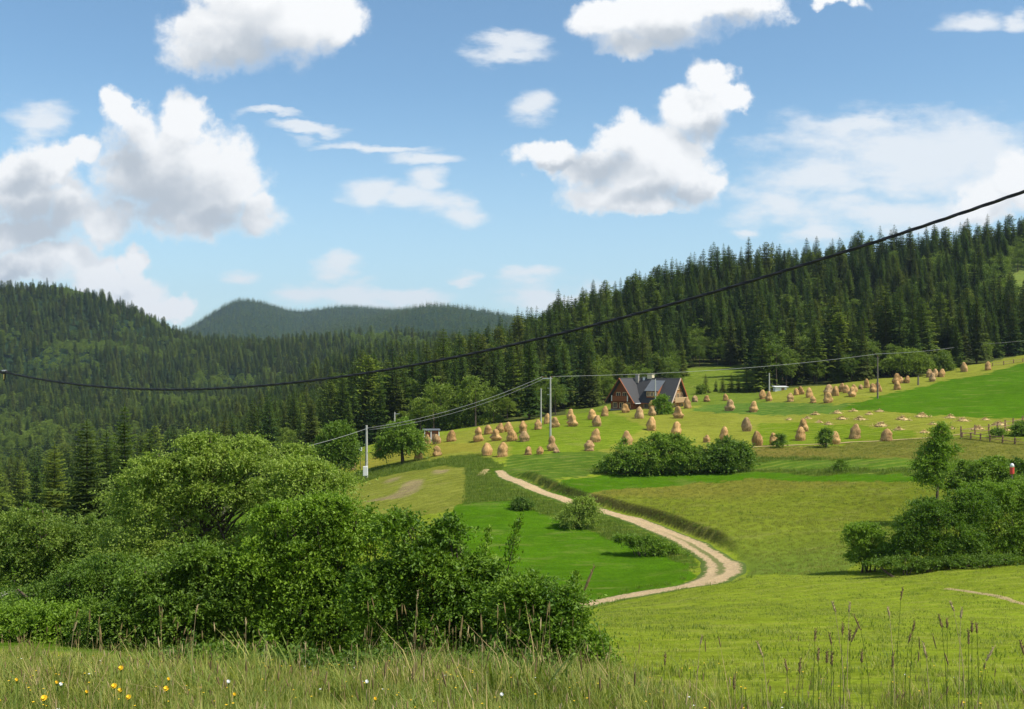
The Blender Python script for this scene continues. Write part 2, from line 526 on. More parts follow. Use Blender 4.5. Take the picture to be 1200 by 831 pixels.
# fields, as polygons in photo pixels: (polygon, colour)
GREEN = (0.062, 0.130, 0.007); BRIGHT = (0.064, 0.145, 0.005); LONG = (0.060, 0.105, 0.010)
HAY = (0.200, 0.215, 0.026); STRAW = (0.29, 0.245, 0.085); OLIVE = (0.145, 0.175, 0.016); MOWN = (0.180, 0.230, 0.018)
FIELDS = [
    ([(380, 600), (400, 540), (480, 520), (560, 500), (700, 470), (800, 465), (900, 455), (1050, 440), (1210, 405), (1300, 395), (1300, 500), (1120, 510), (880, 526), (720, 535), (620, 536), (500, 545)], HAY, 0),
    ([(400, 555), (480, 537), (560, 530), (570, 520), (500, 520), (420, 540)], (0.21, 0.195, 0.025), 0),
    ([(600, 540), (600, 500), (700, 478), (760, 500), (700, 530)], (0.135, 0.195, 0.012), 0),
    ([(810, 481), (850, 471), (905, 471), (1000, 474), (980, 486), (900, 486), (840, 484)], (0.075, 0.145, 0.020), 0),
    ([(880, 522), (890, 495), (1000, 497), (1080, 505), (1060, 514), (960, 520)], (0.125, 0.185, 0.010), 0),
    ([(985, 480), (1030, 465), (1100, 449), (1160, 437), (1210, 424), (1700, 350), (1700, 500), (1200, 491), (1100, 487)], BRIGHT, 1),
    ([(380, 572), (400, 556), (480, 541), (560, 535), (590, 545), (548, 552), (520, 546), (450, 557), (380, 580)], LONG, 0),
    ([(370, 582), (450, 557), (520, 546), (548, 550), (545, 598), (480, 608), (420, 606), (370, 600)], (0.165, 0.180, 0.026), 0),
    ([(545, 540), (575, 538), (600, 556), (650, 578), (700, 596), (760, 616), (815, 645), (818, 668), (800, 662), (760, 648), (700, 628), (650, 608), (600, 589), (545, 592)], LONG, 0),
    ([(540, 592), (600, 589), (650, 608), (700, 628), (760, 648), (805, 662), (818, 674), (790, 690), (740, 699), (690, 707), (640, 712), (560, 705), (470, 650)], BRIGHT, 1),
    ([(585, 546), (600, 534), (700, 528), (730, 532), (715, 552), (640, 572), (610, 560)], (0.070, 0.125, 0.013), 0),
    ([(640, 573), (720, 555), (880, 551), (1090, 554), (1090, 566), (900, 562), (800, 569), (720, 580), (676, 586)], BRIGHT, 1),
    ([(676, 586), (720, 580), (800, 569), (900, 562), (1090, 563), (1300, 560), (1300, 600), (1150, 615), (1060, 640), (1020, 655), (990, 668), (930, 672), (880, 675), (868, 655), (830, 628), (760, 604), (700, 590)], OLIVE, 2),
    ([(690, 553), (722, 531), (880, 530), (1090, 528), (1200, 540), (1200, 560), (1090, 556), (880, 553)], LONG, 0),
    ([(880, 541), (1000, 538), (1090, 538), (1090, 549), (880, 549)], (0.075, 0.135, 0.013), 0),
    ([(880, 525), (980, 521), (1080, 512), (1130, 512), (1300, 522), (1300, 550), (1080, 540), (980, 536), (880, 535)], (0.150, 0.150, 0.025), 2),
]


def inside(poly, u, v):
    c = np.zeros(u.shape, bool)
    n = len(poly)
    for i in range(n):
        x1, y1 = poly[i]; x2, y2 = poly[(i + 1) % n]
        if y1 == y2: continue
        k = ((y1 > v) != (y2 > v)) & (u < (x2 - x1) * (v - y1) / (y2 - y1) + x1)
        c ^= k
    return c


EDGE_U = [-320, 0, 380, 420, 480, 560, 620, 662, 668, 684, 690, 720, 798, 802, 884, 890, 950, 1000, 1050, 1100, 1200, 1550]
EDGE_D = [150, 150, 185, 195, 200, 198, 200, 205, 262, 262, 218, 232, 250, 300, 302, 236, 232, 233, 236, 240, 266, 275]


def field_colours(x, y, z):
    yy = np.maximum(y, 3)
    u = U0 + F * x / yy
    v = row_of(u, yy)
    col = np.empty((len(x), 3)); col[:] = MOWN
    kind = np.zeros(len(x))
    near = (y < 13) & ((x < 0.4 + vnoise(x, y, 1.5, 27)) | (y < 7.5 + vnoise(x, y, 1, 28)))
    col[near] = (0.15, 0.17, 0.05)
    mid = (y > 60) & (y < 420)
    uw = u + (vnoise(x, y, 2.5, 5) - 0.5) * 6 + (vnoise(x, y, .8, 25) - 0.5) * 5
    vw = v + (vnoise(x, y, 2.0, 6) - 0.5) * 3.6 + (vnoise(x, y, .8, 26) - 0.5) * 2.4
    left = ((u < 560) & (y > 18) & (y < 75)) | ((u < 395) & (y > 18))
    col[left] = GREEN
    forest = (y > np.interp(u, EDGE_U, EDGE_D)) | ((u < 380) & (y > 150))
    mead = (u > 640) & (u < 900) & (y > 205) & ~forest
    col[mead] = (0.115, 0.165, 0.018)
    for poly, c, k in FIELDS:
        m = inside(poly, uw, vw) & mid & ~mead
        col[m] = c
        kind[m] = k
    # reddish patch and brown streaks of the olive meadow
    ol = (kind == 2)
    f = _sm(0.45, 0.8, vnoise(x, y, 11, 8)) * ol * _sm(95, 112, y)
    col = col * (1 - 0.4 * f[:, None]) + np.array((0.20, 0.135, 0.035)) * 0.4 * f[:, None]
    f = ol * (1 - _sm(75, 98, y)) * 0.6
    col = col * (1 - f[:, None]) + np.array((0.10, 0.165, 0.026)) * f[:, None]
    # clearing high on the right and forest floor
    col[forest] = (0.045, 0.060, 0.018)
    clear = (u > 1178) & (u < 1300) & (y > 330) & (y < 420)
    col[clear] = (0.14, 0.19, 0.04)
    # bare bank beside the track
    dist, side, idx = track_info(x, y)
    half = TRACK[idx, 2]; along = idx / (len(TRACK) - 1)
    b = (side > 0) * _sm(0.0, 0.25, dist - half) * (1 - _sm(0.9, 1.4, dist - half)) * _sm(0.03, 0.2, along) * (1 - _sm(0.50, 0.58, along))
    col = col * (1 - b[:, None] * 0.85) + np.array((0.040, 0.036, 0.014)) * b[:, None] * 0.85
    # bare patch of cut hay on the left mound
    bp = _sm(0.5, 0.75, vnoise(x, y * 0.45, 3.0, 9)) * inside([(395, 584), (450, 562), (540, 549), (545, 556), (500, 572), (480, 584), (430, 590)], u, v)
    col = col * (1 - bp[:, None] * 0.8) + np.array((0.27, 0.2, 0.11)) * bp[:, None] * 0.8
    bp = inside([(700, 0), (700, 1)], u, v) * 0
    return col, kind


def build_terrain():
    ang = np.r_[np.linspace(-62, -30, 26)[:-1], np.linspace(-30, 30, 400), np.linspace(30, 62, 26)[1:]]
    ta = np.tan(np.radians(ang))
    ys = np.r_[np.arange(-6, 1.5, 1.5), np.arange(1.5, 12, 0.25), np.arange(12, 60, 0.6), np.arange(60, 250, 0.5), 250 * 1.013 ** np.arange(0, 250)]
    ys = ys[ys < 6200]
    Y = np.repeat(ys, len(ta)).reshape(len(ys), len(ta))
    X = np.maximum(Y, 0) * ta[None] + ta[None] * 4.0
    x, y = X.ravel(), Y.ravel()
    z = height(x, y)
    nc = len(ta)
    i = np.arange(len(ys) - 1)[:, None] * nc + np.arange(nc - 1)[None]
    quads = np.stack([i, i + 1, i + 1 + nc, i + nc], -1)
    col, kind = field_colours(x, y, z)
    V = np.stack([x, y, z], -1)
    yq = ys[:-1]
    out = []
    for nm, lo, hi, mat, lab in (('ground', -99, 250, ground_mat, 'rolling meadow ground with mown and uncut fields in patches'),
                                 ('forest_hill', 250, 560, ground_mat, 'wooded hill rising behind the hay meadow'),
                                 ('hills', 560, 9999, hill_mat, 'distant wooded hills along the left horizon')):
        r = (yq >= lo) & (yq < hi)
        q = quads[r].reshape(-1, 4)
        used, inv = np.unique(q, return_inverse=True)
        me = np_mesh(nm, V[used], inv.reshape(-1, 4), smooth=True)
        a = me.color_attributes.new('field', 'FLOAT_COLOR', 'POINT')
        a.data.foreach_set('color', np.concatenate([col[used], kind[used][:, None]], 1).astype(np.float32).ravel())
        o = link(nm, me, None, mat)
        tag(o, lab, None, None, 'structure')
        out.append(o)
    return out


# ------------------------------------------------------------------ materials
def material(name):
    m = bpy.data.materials.new(name)
    m.use_nodes = True
    t = NT(m.node_tree)
    t.n.clear()
    return m, t


def finish(t, col, rough=0.8, bump=None, bstr=0.3, spec=0.25, metallic=0.0, bdist=0.02):
    b = t.new('ShaderNodeBsdfPrincipled')
    t.put(b.inputs['Base Color'], col if hasattr(col, 'is_output') else (*col, 1))
    t.put(b.inputs['Roughness'], rough)
    b.inputs['Specular IOR Level'].default_value = spec
    b.inputs['Metallic'].default_value = metallic
    if bump is not None:
        bn = t.new('ShaderNodeBump', None, Height=bump, Strength=bstr, Distance=bdist)
        t.put(b.inputs['Normal'], bn.outputs[0])
    t.new('ShaderNodeOutputMaterial', None, Surface=b.outputs[0])


def simple(name, col, rough=0.7, var=0.25, scale=4.0, spec=0.3, metallic=0.0, bstr=0.3, stretch=(1, 1, 1)):
    m, t = material(name)
    tcn = t.new('ShaderNodeTexCoord').outputs['Object']
    vv = t.v('MULTIPLY', tcn, stretch)
    n = t.noise(vv, scale, 4, 0.6)
    oi = t.new('ShaderNodeObjectInfo').outputs['Random']
    k = t.m('MULTIPLY_ADD', t.m('SUBTRACT', n, 0.5), var * 2, t.m('MULTIPLY_ADD', oi, var * 0.5, 1 - var * 0.25))
    c = t.mix(1.0, col, t.new('ShaderNodeCombineColor', None, Red=k, Green=k, Blue=k).outputs[0], 'MULTIPLY')
    finish(t, c, rough, n, bstr, spec, metallic)
    return m


def make_ground_mat():
    m, t = material('meadow')
    at_ = t.new('ShaderNodeVertexColor', dict(layer_name='field'))
    base, kind = at_.outputs[0], at_.outputs[1]
    pos = t.new('ShaderNodeNewGeometry').outputs['Position']
    big = t.noise(pos, 0.07, 3, 0.6)
    md = t.noise(t.v('MULTIPLY', pos, (0.6, 1.0, 1.0)), 0.9, 4, 0.65)
    fn = t.noise(pos, 6.0, 4, 0.7)
    # mowing swaths run across the slope
    rot = t.new('ShaderNodeVectorRotate', dict(rotation_type='Z_AXIS'), Vector=pos, Angle=R(68))
    wv = t.new('ShaderNodeTexWave', dict(wave_type='BANDS', bands_direction='X'), Vector=rot.outputs[0], Scale=0.20, Distortion=3.5, Detail=2.0)
    wv.inputs['Detail Scale'].default_value = 0.4
    k = t.m('ADD', t.m('MULTIPLY', t.m('SUBTRACT', big, 0.5), 0.65), t.m('MULTIPLY', t.m('SUBTRACT', md, 0.5), 0.75))
    sp_ = t.noise(pos, 2.4, 5, 0.75)
    k = t.m('ADD', k, t.m('MULTIPLY', t.m('SUBTRACT', fn, 0.5), 1.3))
    k = t.m('ADD', k, t.m('MULTIPLY', t.m('SUBTRACT', sp_, 0.5), 0.9))
    k = t.m('ADD', k, 1.0)
    kc = t.new('ShaderNodeCombineColor', None, Red=k, Green=k, Blue=k).outputs[0]
    c = t.mix(1.0, base, kc, 'MULTIPLY')
    # thin and thick stands in the growing crop
    crop = t.m('MULTIPLY', t.m('GREATER_THAN', kind, 0.5), t.m('LESS_THAN', kind, 1.5))
    cp_ = t.ramp(t.noise(t.v('MULTIPLY', pos, (0.6, 1.6, 1)), 0.45, 6, 0.75), 0.42, 0.68)
    c = t.mix(t.m('MULTIPLY', t.m('MULTIPLY', cp_, crop), 0.5), c, (0.040, 0.100, 0.006))
    cq_ = t.ramp(t.noise(t.v('MULTIPLY', pos, (1.4, 0.5, 1)), 0.7, 6, 0.75), 0.55, 0.75)
    c = t.mix(t.m('MULTIPLY', t.m('MULTIPLY', cq_, crop), 0.35), c, (0.125, 0.185, 0.014))
    # straw flecks in cut fields
    cut = t.m('LESS_THAN', kind, 0.5)
    sw = t.m('MULTIPLY', t.ramp(wv.outputs[1], 0.45, 0.95), t.ramp(md, 0.35, 0.65))
    c = t.mix(t.m('MULTIPLY', t.m('MULTIPLY', sw, 0.38), cut), c, (0.29, 0.29, 0.05))
    pa = t.ramp(t.noise(t.v('MULTIPLY', pos, (0.5, 1.4, 1)), 0.35, 5, 0.7), 0.52, 0.75)
    c = t.mix(t.m('MULTIPLY', pa, 0.42), c, (0.26, 0.235, 0.075))
    c = t.mix(t.m('MULTIPLY', t.ramp(t.noise(pos, 0.22, 5, 0.7, 1.0), 0.5, 0.72), 0.28), c, (0.085, 0.135, 0.012))
    finish(t, c, 1.0, t.m('ADD', t.m('MULTIPLY', fn, 0.5), md), 0.7, 0.0, bdist=0.25)
    return m


def make_hill_mat():
    m, t = material('far_woodland_floor')
    pos = t.new('ShaderNodeNewGeometry').outputs['Position']
    n = t.noise(pos, 0.05, 6, 0.7)
    c = t.mix(n, (0.012, 0.028, 0.012), (0.026, 0.046, 0.018))
    finish(t, c, 1.0, n, 0.6, 0.0, bdist=6.0)
    return m


def leaf_mat(name, dark, light, trans=0.35, spread=0.6, clump=1.2, rough=0.55, spec=0.35, isl=True):
    m, t = material(name)
    geo = t.new('ShaderNodeNewGeometry')
    tcn = t.new('ShaderNodeTexCoord').outputs['Object']
    oi = t.new('ShaderNodeObjectInfo').outputs['Random']
    n = t.noise(tcn, clump, 2, 0.5)
    f = t.m('ADD', t.m('MULTIPLY', t.m('SUBTRACT', n, 0.5), 1.1), t.m('MULTIPLY', oi, 0.55))
    if isl:
        f = t.m('ADD', f, t.m('MULTIPLY', geo.outputs['Random Per Island'], spread))
    else:
        f = t.m('ADD', f, spread * 0.5)
    f = t.m('MAXIMUM', t.m('MINIMUM', f, 1.0), 0.0)
    c = t.mix(f, dark, light)
    if not isl:
        r2_ = t.m('FRACT', t.m('MULTIPLY', oi, 7.31))
        c = t.mix(t.m('MULTIPLY', t.ramp(r2_, 0.55, 1.0), 0.55), c, (0.085, 0.085, 0.018))
        c = t.mix(t.m('MULTIPLY', t.ramp(r2_, 0.45, 0.0), 0.45), c, (0.012, 0.040, 0.018))
    b = t.new('ShaderNodeBsdfPrincipled')
    t.put(b.inputs['Base Color'], c)
    b.inputs['Roughness'].default_value = rough
    b.inputs['Specular IOR Level'].default_value = spec
    tr = t.new('ShaderNodeBsdfTranslucent', None, Color=t.mix(1.0, c, (1.25, 1.35, 0.55), 'MULTIPLY'))
    mx = t.new('ShaderNodeMixShader', None, Fac=trans)
    t.l.new(b.outputs[0], mx.inputs[1])
    t.l.new(tr.outputs[0], mx.inputs[2])
    t.new('ShaderNodeOutputMaterial', None, Surface=mx.outputs[0])
    return m


ground_mat = make_ground_mat()
hill_mat = make_hill_mat()
M = dict(
    bush=leaf_mat('bush_leaves', (0.046, 0.115, 0.006), (0.235, 0.360, 0.024), 0.32, clump=1.1),
    pale=leaf_mat('pale_broad_leaves', (0.070, 0.135, 0.012), (0.310, 0.400, 0.062), 0.34, clump=0.9),
    hedge=leaf_mat('hedge_leaves', (0.046, 0.105, 0.008), (0.205, 0.310, 0.028), 0.32),
    wood_leaf=leaf_mat('woodland_leaves', (0.065, 0.120, 0.010), (0.230, 0.300, 0.028), 0.30, clump=0.3),
    spruce=leaf_mat('spruce_needles', (0.024, 0.056, 0.009), (0.100, 0.148, 0.018), 0.22, clump=0.25, rough=0.8, spec=0.1, isl=False),
    spruce_warm=leaf_mat('warm_spruce_needles', (0.060, 0.096, 0.010), (0.165, 0.210, 0.024), 0.22, clump=0.25, rough=0.8, spec=0.1, isl=False),
    grass=leaf_mat('grass_blades', (0.125, 0.180, 0.018), (0.380, 0.380, 0.085), 0.40, spread=0.9),
    grass_green=leaf_mat('green_grass_blades', (0.080, 0.140, 0.012), (0.195, 0.245, 0.035), 0.38, spread=0.8),
    grass_olive=leaf_mat('olive_grass_blades', (0.14, 0.175, 0.020), (0.25, 0.240, 0.045), 0.35, spread=0.8),
    straw=simple('dry_straw', (0.36, 0.27, 0.11), 0.8, 0.35, 9),
    seed=simple('seed_heads', (0.20, 0.14, 0.055), 0.8, 0.5, 30),
    seed_pale=simple('pale_seed_heads', (0.42, 0.32, 0.16), 0.8, 0.4, 30),
    bark=simple('bark', (0.095, 0.072, 0.052), 0.9, 0.5, 6, 0.1, stretch=(1, 1, 0.3)),
    pole=simple('concrete_pole', (0.40, 0.39, 0.34), 0.85, 0.2, 5),
    wpole=simple('weathered_wood_pole', (0.16, 0.13, 0.10), 0.9, 0.4, 6, stretch=(1, 1, 0.2)),
    white=simple('white_enamel', (0.78, 0.78, 0.76), 0.45, 0.1, 3),
    metal=simple('galvanised_metal', (0.42, 0.43, 0.44), 0.5, 0.2, 6, 0.5, 0.6),
    rubber=simple('black_insulation', (0.012, 0.011, 0.012), 0.45, 0.3, 20, 0.5),
    wire=simple('grey_wire', (0.33, 0.33, 0.31), 0.6, 0.1, 3),
    ceramic=simple('brown_ceramic', (0.20, 0.10, 0.03), 0.25, 0.2, 20, 0.6),
    log=simple('dark_red_logs', (0.30, 0.095, 0.034), 0.7, 0.4, 3, stretch=(0.3, 0.3, 8)),  # darker and redder log colour than on the long wing
    logl=simple('honey_logs', (0.50, 0.26, 0.10), 0.7, 0.35, 3, stretch=(0.3, 0.3, 8)),
    board=simple('pale_boards', (0.68, 0.47, 0.25), 0.7, 0.25, 3, stretch=(6, 6, 0.3)),
    trim=simple('pale_trim', (0.55, 0.42, 0.33), 0.6, 0.15, 3),
    roof=simple('slate_grey_roofing', (0.060, 0.058, 0.058), 0.75, 0.3, 2.5, 0.2, stretch=(1, 1, 6)),
    zinc=simple('zinc_sheet', (0.125, 0.135, 0.145), 0.7, 0.15, 2, 0.2),
    plaster=simple('cream_plaster', (0.68, 0.58, 0.38), 0.85, 0.15, 3),
    stone=simple('field_stone', (0.30, 0.27, 0.23), 0.9, 0.4, 4),
    red=simple('red_paint', (0.62, 0.07, 0.05), 0.5, 0.2, 4),
    planks=simple('weathered_planks', (0.24, 0.145, 0.085), 0.85, 0.4, 4, stretch=(0.5, 0.5, 5)),
    yellow=simple('yellow_petals', (0.80, 0.52, 0.02), 0.6, 0.2, 20),
    petal=simple('white_petals', (0.80, 0.80, 0.76), 0.6, 0.15, 20),
)


def make_glass():
    m, t = material('window_glass')
    b = t.new('ShaderNodeBsdfPrincipled')
    b.inputs['Base Color'].default_value = (0.03, 0.035, 0.04, 1)
    b.inputs['Roughness'].default_value = 0.08
    b.inputs['Specular IOR Level'].default_value = 0.8
    t.new('ShaderNodeOutputMaterial', None, Surface=b.outputs[0])
    return m


M['glass'] = make_glass()


def make_hay():
    m, t = material('dried_hay')
    tcn = t.new('ShaderNodeTexCoord').outputs['Object']
    oi = t.new('ShaderNodeObjectInfo').outputs['Random']
    n = t.noise(t.v('MULTIPLY', tcn, (1, 1, 0.55)), 3.2, 6, 0.75)
    n2 = t.noise(tcn, 1.0, 2, 0.5)
    f = t.m('ADD', t.m('MULTIPLY', n, 0.9), t.m('MULTIPLY', t.m('ADD', n2, oi), 0.16), clamp=True)
    c = t.mix(t.ramp(f, 0.35, 0.85), (0.22, 0.120, 0.042), (0.66, 0.41, 0.17))
    wth = t.m('FRACT', t.m('MULTIPLY', oi, 5.77))
    c = t.mix(t.m('MULTIPLY', t.ramp(wth, 0.6, 1.0), 0.35), c, t.mix(n, (0.18, 0.14, 0.09), (0.46, 0.38, 0.26)))
    c = t.mix(t.m('MULTIPLY', t.ramp(wth, 0.25, 0.0), 0.35), c, (0.68, 0.42, 0.16))
    finish(t, c, 0.95, n, 0.9, 0.05, bdist=0.15)
    return m


M['hay'] = make_hay()


def make_track_mat():
    m, t = material('rutted_earth')
    a = t.new('ShaderNodeAttribute', dict(attribute_name='across')).outputs['Fac']
    al = t.new('ShaderNodeAttribute', dict(attribute_name='along')).outputs['Fac']
    pos = t.new('ShaderNodeNewGeometry').outputs['Position']
    n = t.noise(pos, 1.3, 5, 0.7)
    n2 = t.noise(pos, 7.0, 4, 0.7)
    dirt = t.mix(n2, (0.28, 0.19, 0.09), (0.68, 0.50, 0.28))
    dirt = t.mix(t.ramp(n, 0.42, 0.62), dirt, t.mix(n2, (0.26, 0.18, 0.09), (0.54, 0.40, 0.23)))
    vo = t.new('ShaderNodeTexVoronoi', None, Vector=pos, Scale=5.0)
    dirt = t.mix(t.m('MULTIPLY', t.ramp(vo.outputs['Distance'], 0.28, 0.12), 0.55), dirt, (0.74, 0.62, 0.44))
    aa = t.m('ABSOLUTE', a)
    e = t.m('MULTIPLY_ADD', t.m('SUBTRACT', t.noise(pos, 2.4, 5, 0.75), 0.5), 1.1, aa)
    edge = t.ramp(e, 0.62, 0.82)
    # grassy crown between the ruts, widest round the bend
    cw = t.m('MULTIPLY', t.ramp(al, 0.38, 0.56), t.ramp(al, 0.66, 0.72, 1, 0))
    cen = t.m('SUBTRACT', t.m('ABSOLUTE', t.m('SUBTRACT', a, -0.10)), t.m('MULTIPLY', cw, 0.11))
    crown = t.ramp(t.m('MULTIPLY_ADD', t.m('SUBTRACT', n, 0.5), 0.75, cen), -0.02, 0.14, 1, 0)
    g = t.m('MAXIMUM', edge, t.m('MULTIPLY', crown, t.m('MAXIMUM', t.m('MULTIPLY', cw, 0.8), 0.1)))
    c = t.mix(g, dirt, t.mix(n2, (0.05, 0.09, 0.015), (0.13, 0.17, 0.035)))
    finish(t, c, 0.95, n2, 0.8, 0.05, bdist=0.08)
    return m


M['track'] = make_track_mat()
build_terrain()


# ------------------------------------------------------------------ dirt track draped over the ground
def build_track():
    na = 17
    a = np.linspace(-1, 1, na)
    wd = 0.83 * TRACK[:, 2][:, None] * (1 + (vnoise(np.arange(len(TRACK)) * 1.0, 0, 11, 3)[:, None] - 0.5) * 0.25)
    X = _TX[:, None, 0] - _TN[:, None, 0] * a[None] * wd
    Y = _TX[:, None, 1] - _TN[:, None, 1] * a[None] * wd
    Z = height(X.ravel(), Y.ravel()).reshape(X.shape)
    A = np.broadcast_to(a[None], X.shape)
    rut = np.exp(-((np.abs(A + 0.1) - 0.45) / 0.2) ** 2) * -0.03
    Z = Z + 0.07 + rut - 0.06 * (np.abs(A) ** 6)
    n, mcol = X.shape
    i = np.arange(n - 1)[:, None] * mcol + np.arange(mcol - 1)[None]
    q = np.stack([i, i + 1, i + 1 + mcol, i + mcol], -1).reshape(-1, 4)
    me = np_mesh('dirt_track', np.stack([X, Y, Z], -1).reshape(-1, 3), q, True)
    for nm, val in (('across', A), ('along', np.broadcast_to(np.linspace(0, 1, n)[:, None], X.shape))):
        at_ = me.attributes.new(nm, 'FLOAT', 'POINT')
        at_.data.foreach_set('value', np.ascontiguousarray(val, np.float32).ravel())
    tag(link('dirt_track', me, None, M['track']), 'pale rutted farm track bending round the bright green field', None, None, 'structure')


build_track()


def ribbon(name, pts, wdt, mat, label, lift=0.06, kind='structure', n=160):
    P_ = spline([(*ground_at(u, v, 40, 300), 0) for u, v in pts], n)
    t = np.gradient(P_[:, :2], axis=0)
    t /= np.linalg.norm(t, axis=1)[:, None]
    N = np.stack([t[:, 1], -t[:, 0]], 1)
    a = np.array([-1, -0.5, 0, 0.5, 1.0])
    ww = wdt * (0.6 + 0.8 * vnoise(np.arange(n) * 1.0, 0, 5, 4))[:, None]
    X = P_[:, None, 0] + N[:, None, 0] * a * ww
    Y = P_[:, None, 1] + N[:, None, 1] * a * ww
    Z = height(X.ravel(), Y.ravel()).reshape(X.shape) + lift - 0.05 * np.abs(a) ** 2
    i = np.arange(n - 1)[:, None] * 5 + np.arange(4)[None]
    q = np.stack([i, i + 1, i + 6, i + 5], -1).reshape(-1, 4)
    return tag(link(name, np_mesh(name, np.stack([X, Y, Z], -1).reshape(-1, 3), q, True), None, mat), label, None, None, kind)


ribbon('footpath', [(880, 524), (930, 521.5), (990, 518.5), (1040, 515.5), (1090, 512), (1128, 508)], 0.30, M['straw'], 'thin pale footpath along the lower edge of the hay field', 0.12)
ribbon('worn_path', [(1110, 688), (1140, 693), (1175, 701), (1215, 710)], 0.30, M['straw'], 'faint straw coloured trace across the mown slope', 0.03)
ribbon('side_track', [(563, 558), (566, 553), (570, 549)], 0.4, M['track'] if False else M['straw'], 'short bare side track branching off at the top of the farm track', 0.10)


# ------------------------------------------------------------------ foliage
def unit(v):
    return v / np.maximum(np.linalg.norm(v, axis=-1, keepdims=True), 1e-9)


def leaves(P_, D, S, seed, up=0.9, fold=0.25, asp=0.55):
    """diamond leaves at P_, tips pointing along D, size S"""
    r = np.random.default_rng(seed)
    n = len(P_)
    nrm = unit(r.normal(size=(n, 3)) + np.array([0, 0, up * 2]))
    D = unit(D)
    side = unit(np.cross(D, nrm))
    nr = np.cross(side, D)
    L = S[:, None]
    a = P_
    b = P_ + D * L * 0.45 + side * L * asp * 0.5 + nr * L * fold * 0.3
    c = P_ + D * L - nr * L * 0.1
    d = P_ + D * L * 0.45 - side * L * asp * 0.5 + nr * L * fold * 0.3
    V = np.stack([a, b, c, d], 1).reshape(-1, 3)
    i = np.arange(n)[:, None] * 4 + np.arange(4)[None]
    return V, i


def crown(lobes, n_spray, leaf, seed, per=12, spray=0.35, K=13, up=0.42, flat=0.75, bottom=-0.55, asp=0.55, loose=0.16):
    """leafy crown: branch-end tufts over the lobes, each a burst of leafy twigs with gaps between the tufts"""
    r = np.random.default_rng(seed)
    Cc = np.array([l[:3] for l in lobes], float); Rr = np.array([l[3:] for l in lobes], float)
    n = max(4, int(n_spray / K))
    area = (Rr.prod(1)) ** (2 / 3)
    k = r.choice(len(Cc), n * 2, p=area / area.sum())
    d = unit(r.normal(size=(n * 2, 3)) + np.array((0, 0, 0.25)))
    d[:, 2] = np.maximum(d[:, 2], bottom)
    P_ = Cc[k] + Rr[k] * d * np.clip(r.normal(0.93, loose, (n * 2, 1)), 0.45, 1.3)
    keep = np.ones(n * 2, bool)
    for j in range(len(Cc)):
        q = (P_ - Cc[j]) / Rr[j]
        keep &= (np.einsum('ij,ij->i', q, q) > 0.42) | (r.random(n * 2) < 0.12)
    P_, d = P_[keep][:n], d[keep][:n]
    n = len(P_)
    cs = spray * r.choice([0.7, 1.0, 1.35, 1.9], (n, 1), p=[.3, .35, .25, .10])           # tuft sizes
    org = P_ - d * cs * 0.8 - np.array((0, 0, 0.3)) * cs
    td = unit(d[:, None] * 0.75 + r.normal(size=(n, K, 3)) * 0.50 + np.array((0, 0, up)))
    td[..., 2] *= flat
    tl = (cs * 1.7)[:, None] * r.uniform(0.55, 1.25, (n, K, 1))
    t = (np.linspace(0.32, 1.0, per) + r.normal(0, 0.03, (n, K, per)))[..., None]
    base = org[:, None, None] + td[:, :, None] * (tl[:, :, None] * t) - np.array((0, 0, 1.0)) * (tl[:, :, None] * 0.22 * t ** 2)
    base = base + r.normal(0, 0.035, base.shape) * cs[:, None, None]
    D = unit(td[:, :, None] * 0.55 + r.normal(size=base.shape) * 0.62)
    S = leaf * r.uniform(0.6, 1.25, base.shape[:3]) * (1.1 - 0.25 * t[..., 0])
    V, Q = leaves(base.reshape(-1, 3), D.reshape(-1, 3), S.ravel(), seed + 1, asp=asp)
    # bare twigs carrying the outer tufts
    m = min(n, 500)
    a = Cc[k[keep][:n]][:m] * 0.55 + org[:m] * 0.45
    b = org[:m] + d[:m] * cs[:m] * 0.8
    s = unit(np.cross(b - a, (0.3, 0.2, 1.0))) * leaf * 0.16
    W_ = np.stack([a - s, a + s, b + s * .4, b - s * .4], 1).reshape(-1, 3)
    Q2 = np.arange(len(W_)).reshape(-1, 4) + len(V)
    return np.concatenate([V, W_]), np.concatenate([Q, Q2])


def limb(b, p0, p1, r0, r1, seed, kinks=3):
    r = random.Random(seed)
    pts = []
    for i in range(kinks + 1):
        t = i / kinks
        p = Vector(p0).lerp(Vector(p1), t)
        if 0 < i < kinks: p += Vector((r.uniform(-1, 1), r.uniform(-1, 1), r.uniform(-.5, .5))) * (Vector(p1) - Vector(p0)).length * 0.07
        pts.append(p)
    b.tube(pts, [r0 + (r1 - r0) * i / kinks for i in range(kinks + 1)], 6, False)


def woody(lobes, stems, seed, r0=0.06, base_spread=0.3):
    """stems from the ground into each lobe"""
    b = Bm()
    r = random.Random(seed)
    for (cx, cy, cz, rx, ry, rz) in lobes:
        for k in range(stems):
            tgt = (cx + r.uniform(-.6, .6) * rx, cy + r.uniform(-.6, .6) * ry, cz + r.uniform(-.2, .7) * rz)
            bx_, by_ = cx * 0.35 + r.uniform(-1, 1) * base_spread, cy * 0.35 + r.uniform(-1, 1) * base_spread
            limb(b, (bx_, by_, -0.2), tgt, r0, r0 * 0.25, r.random())
    return b


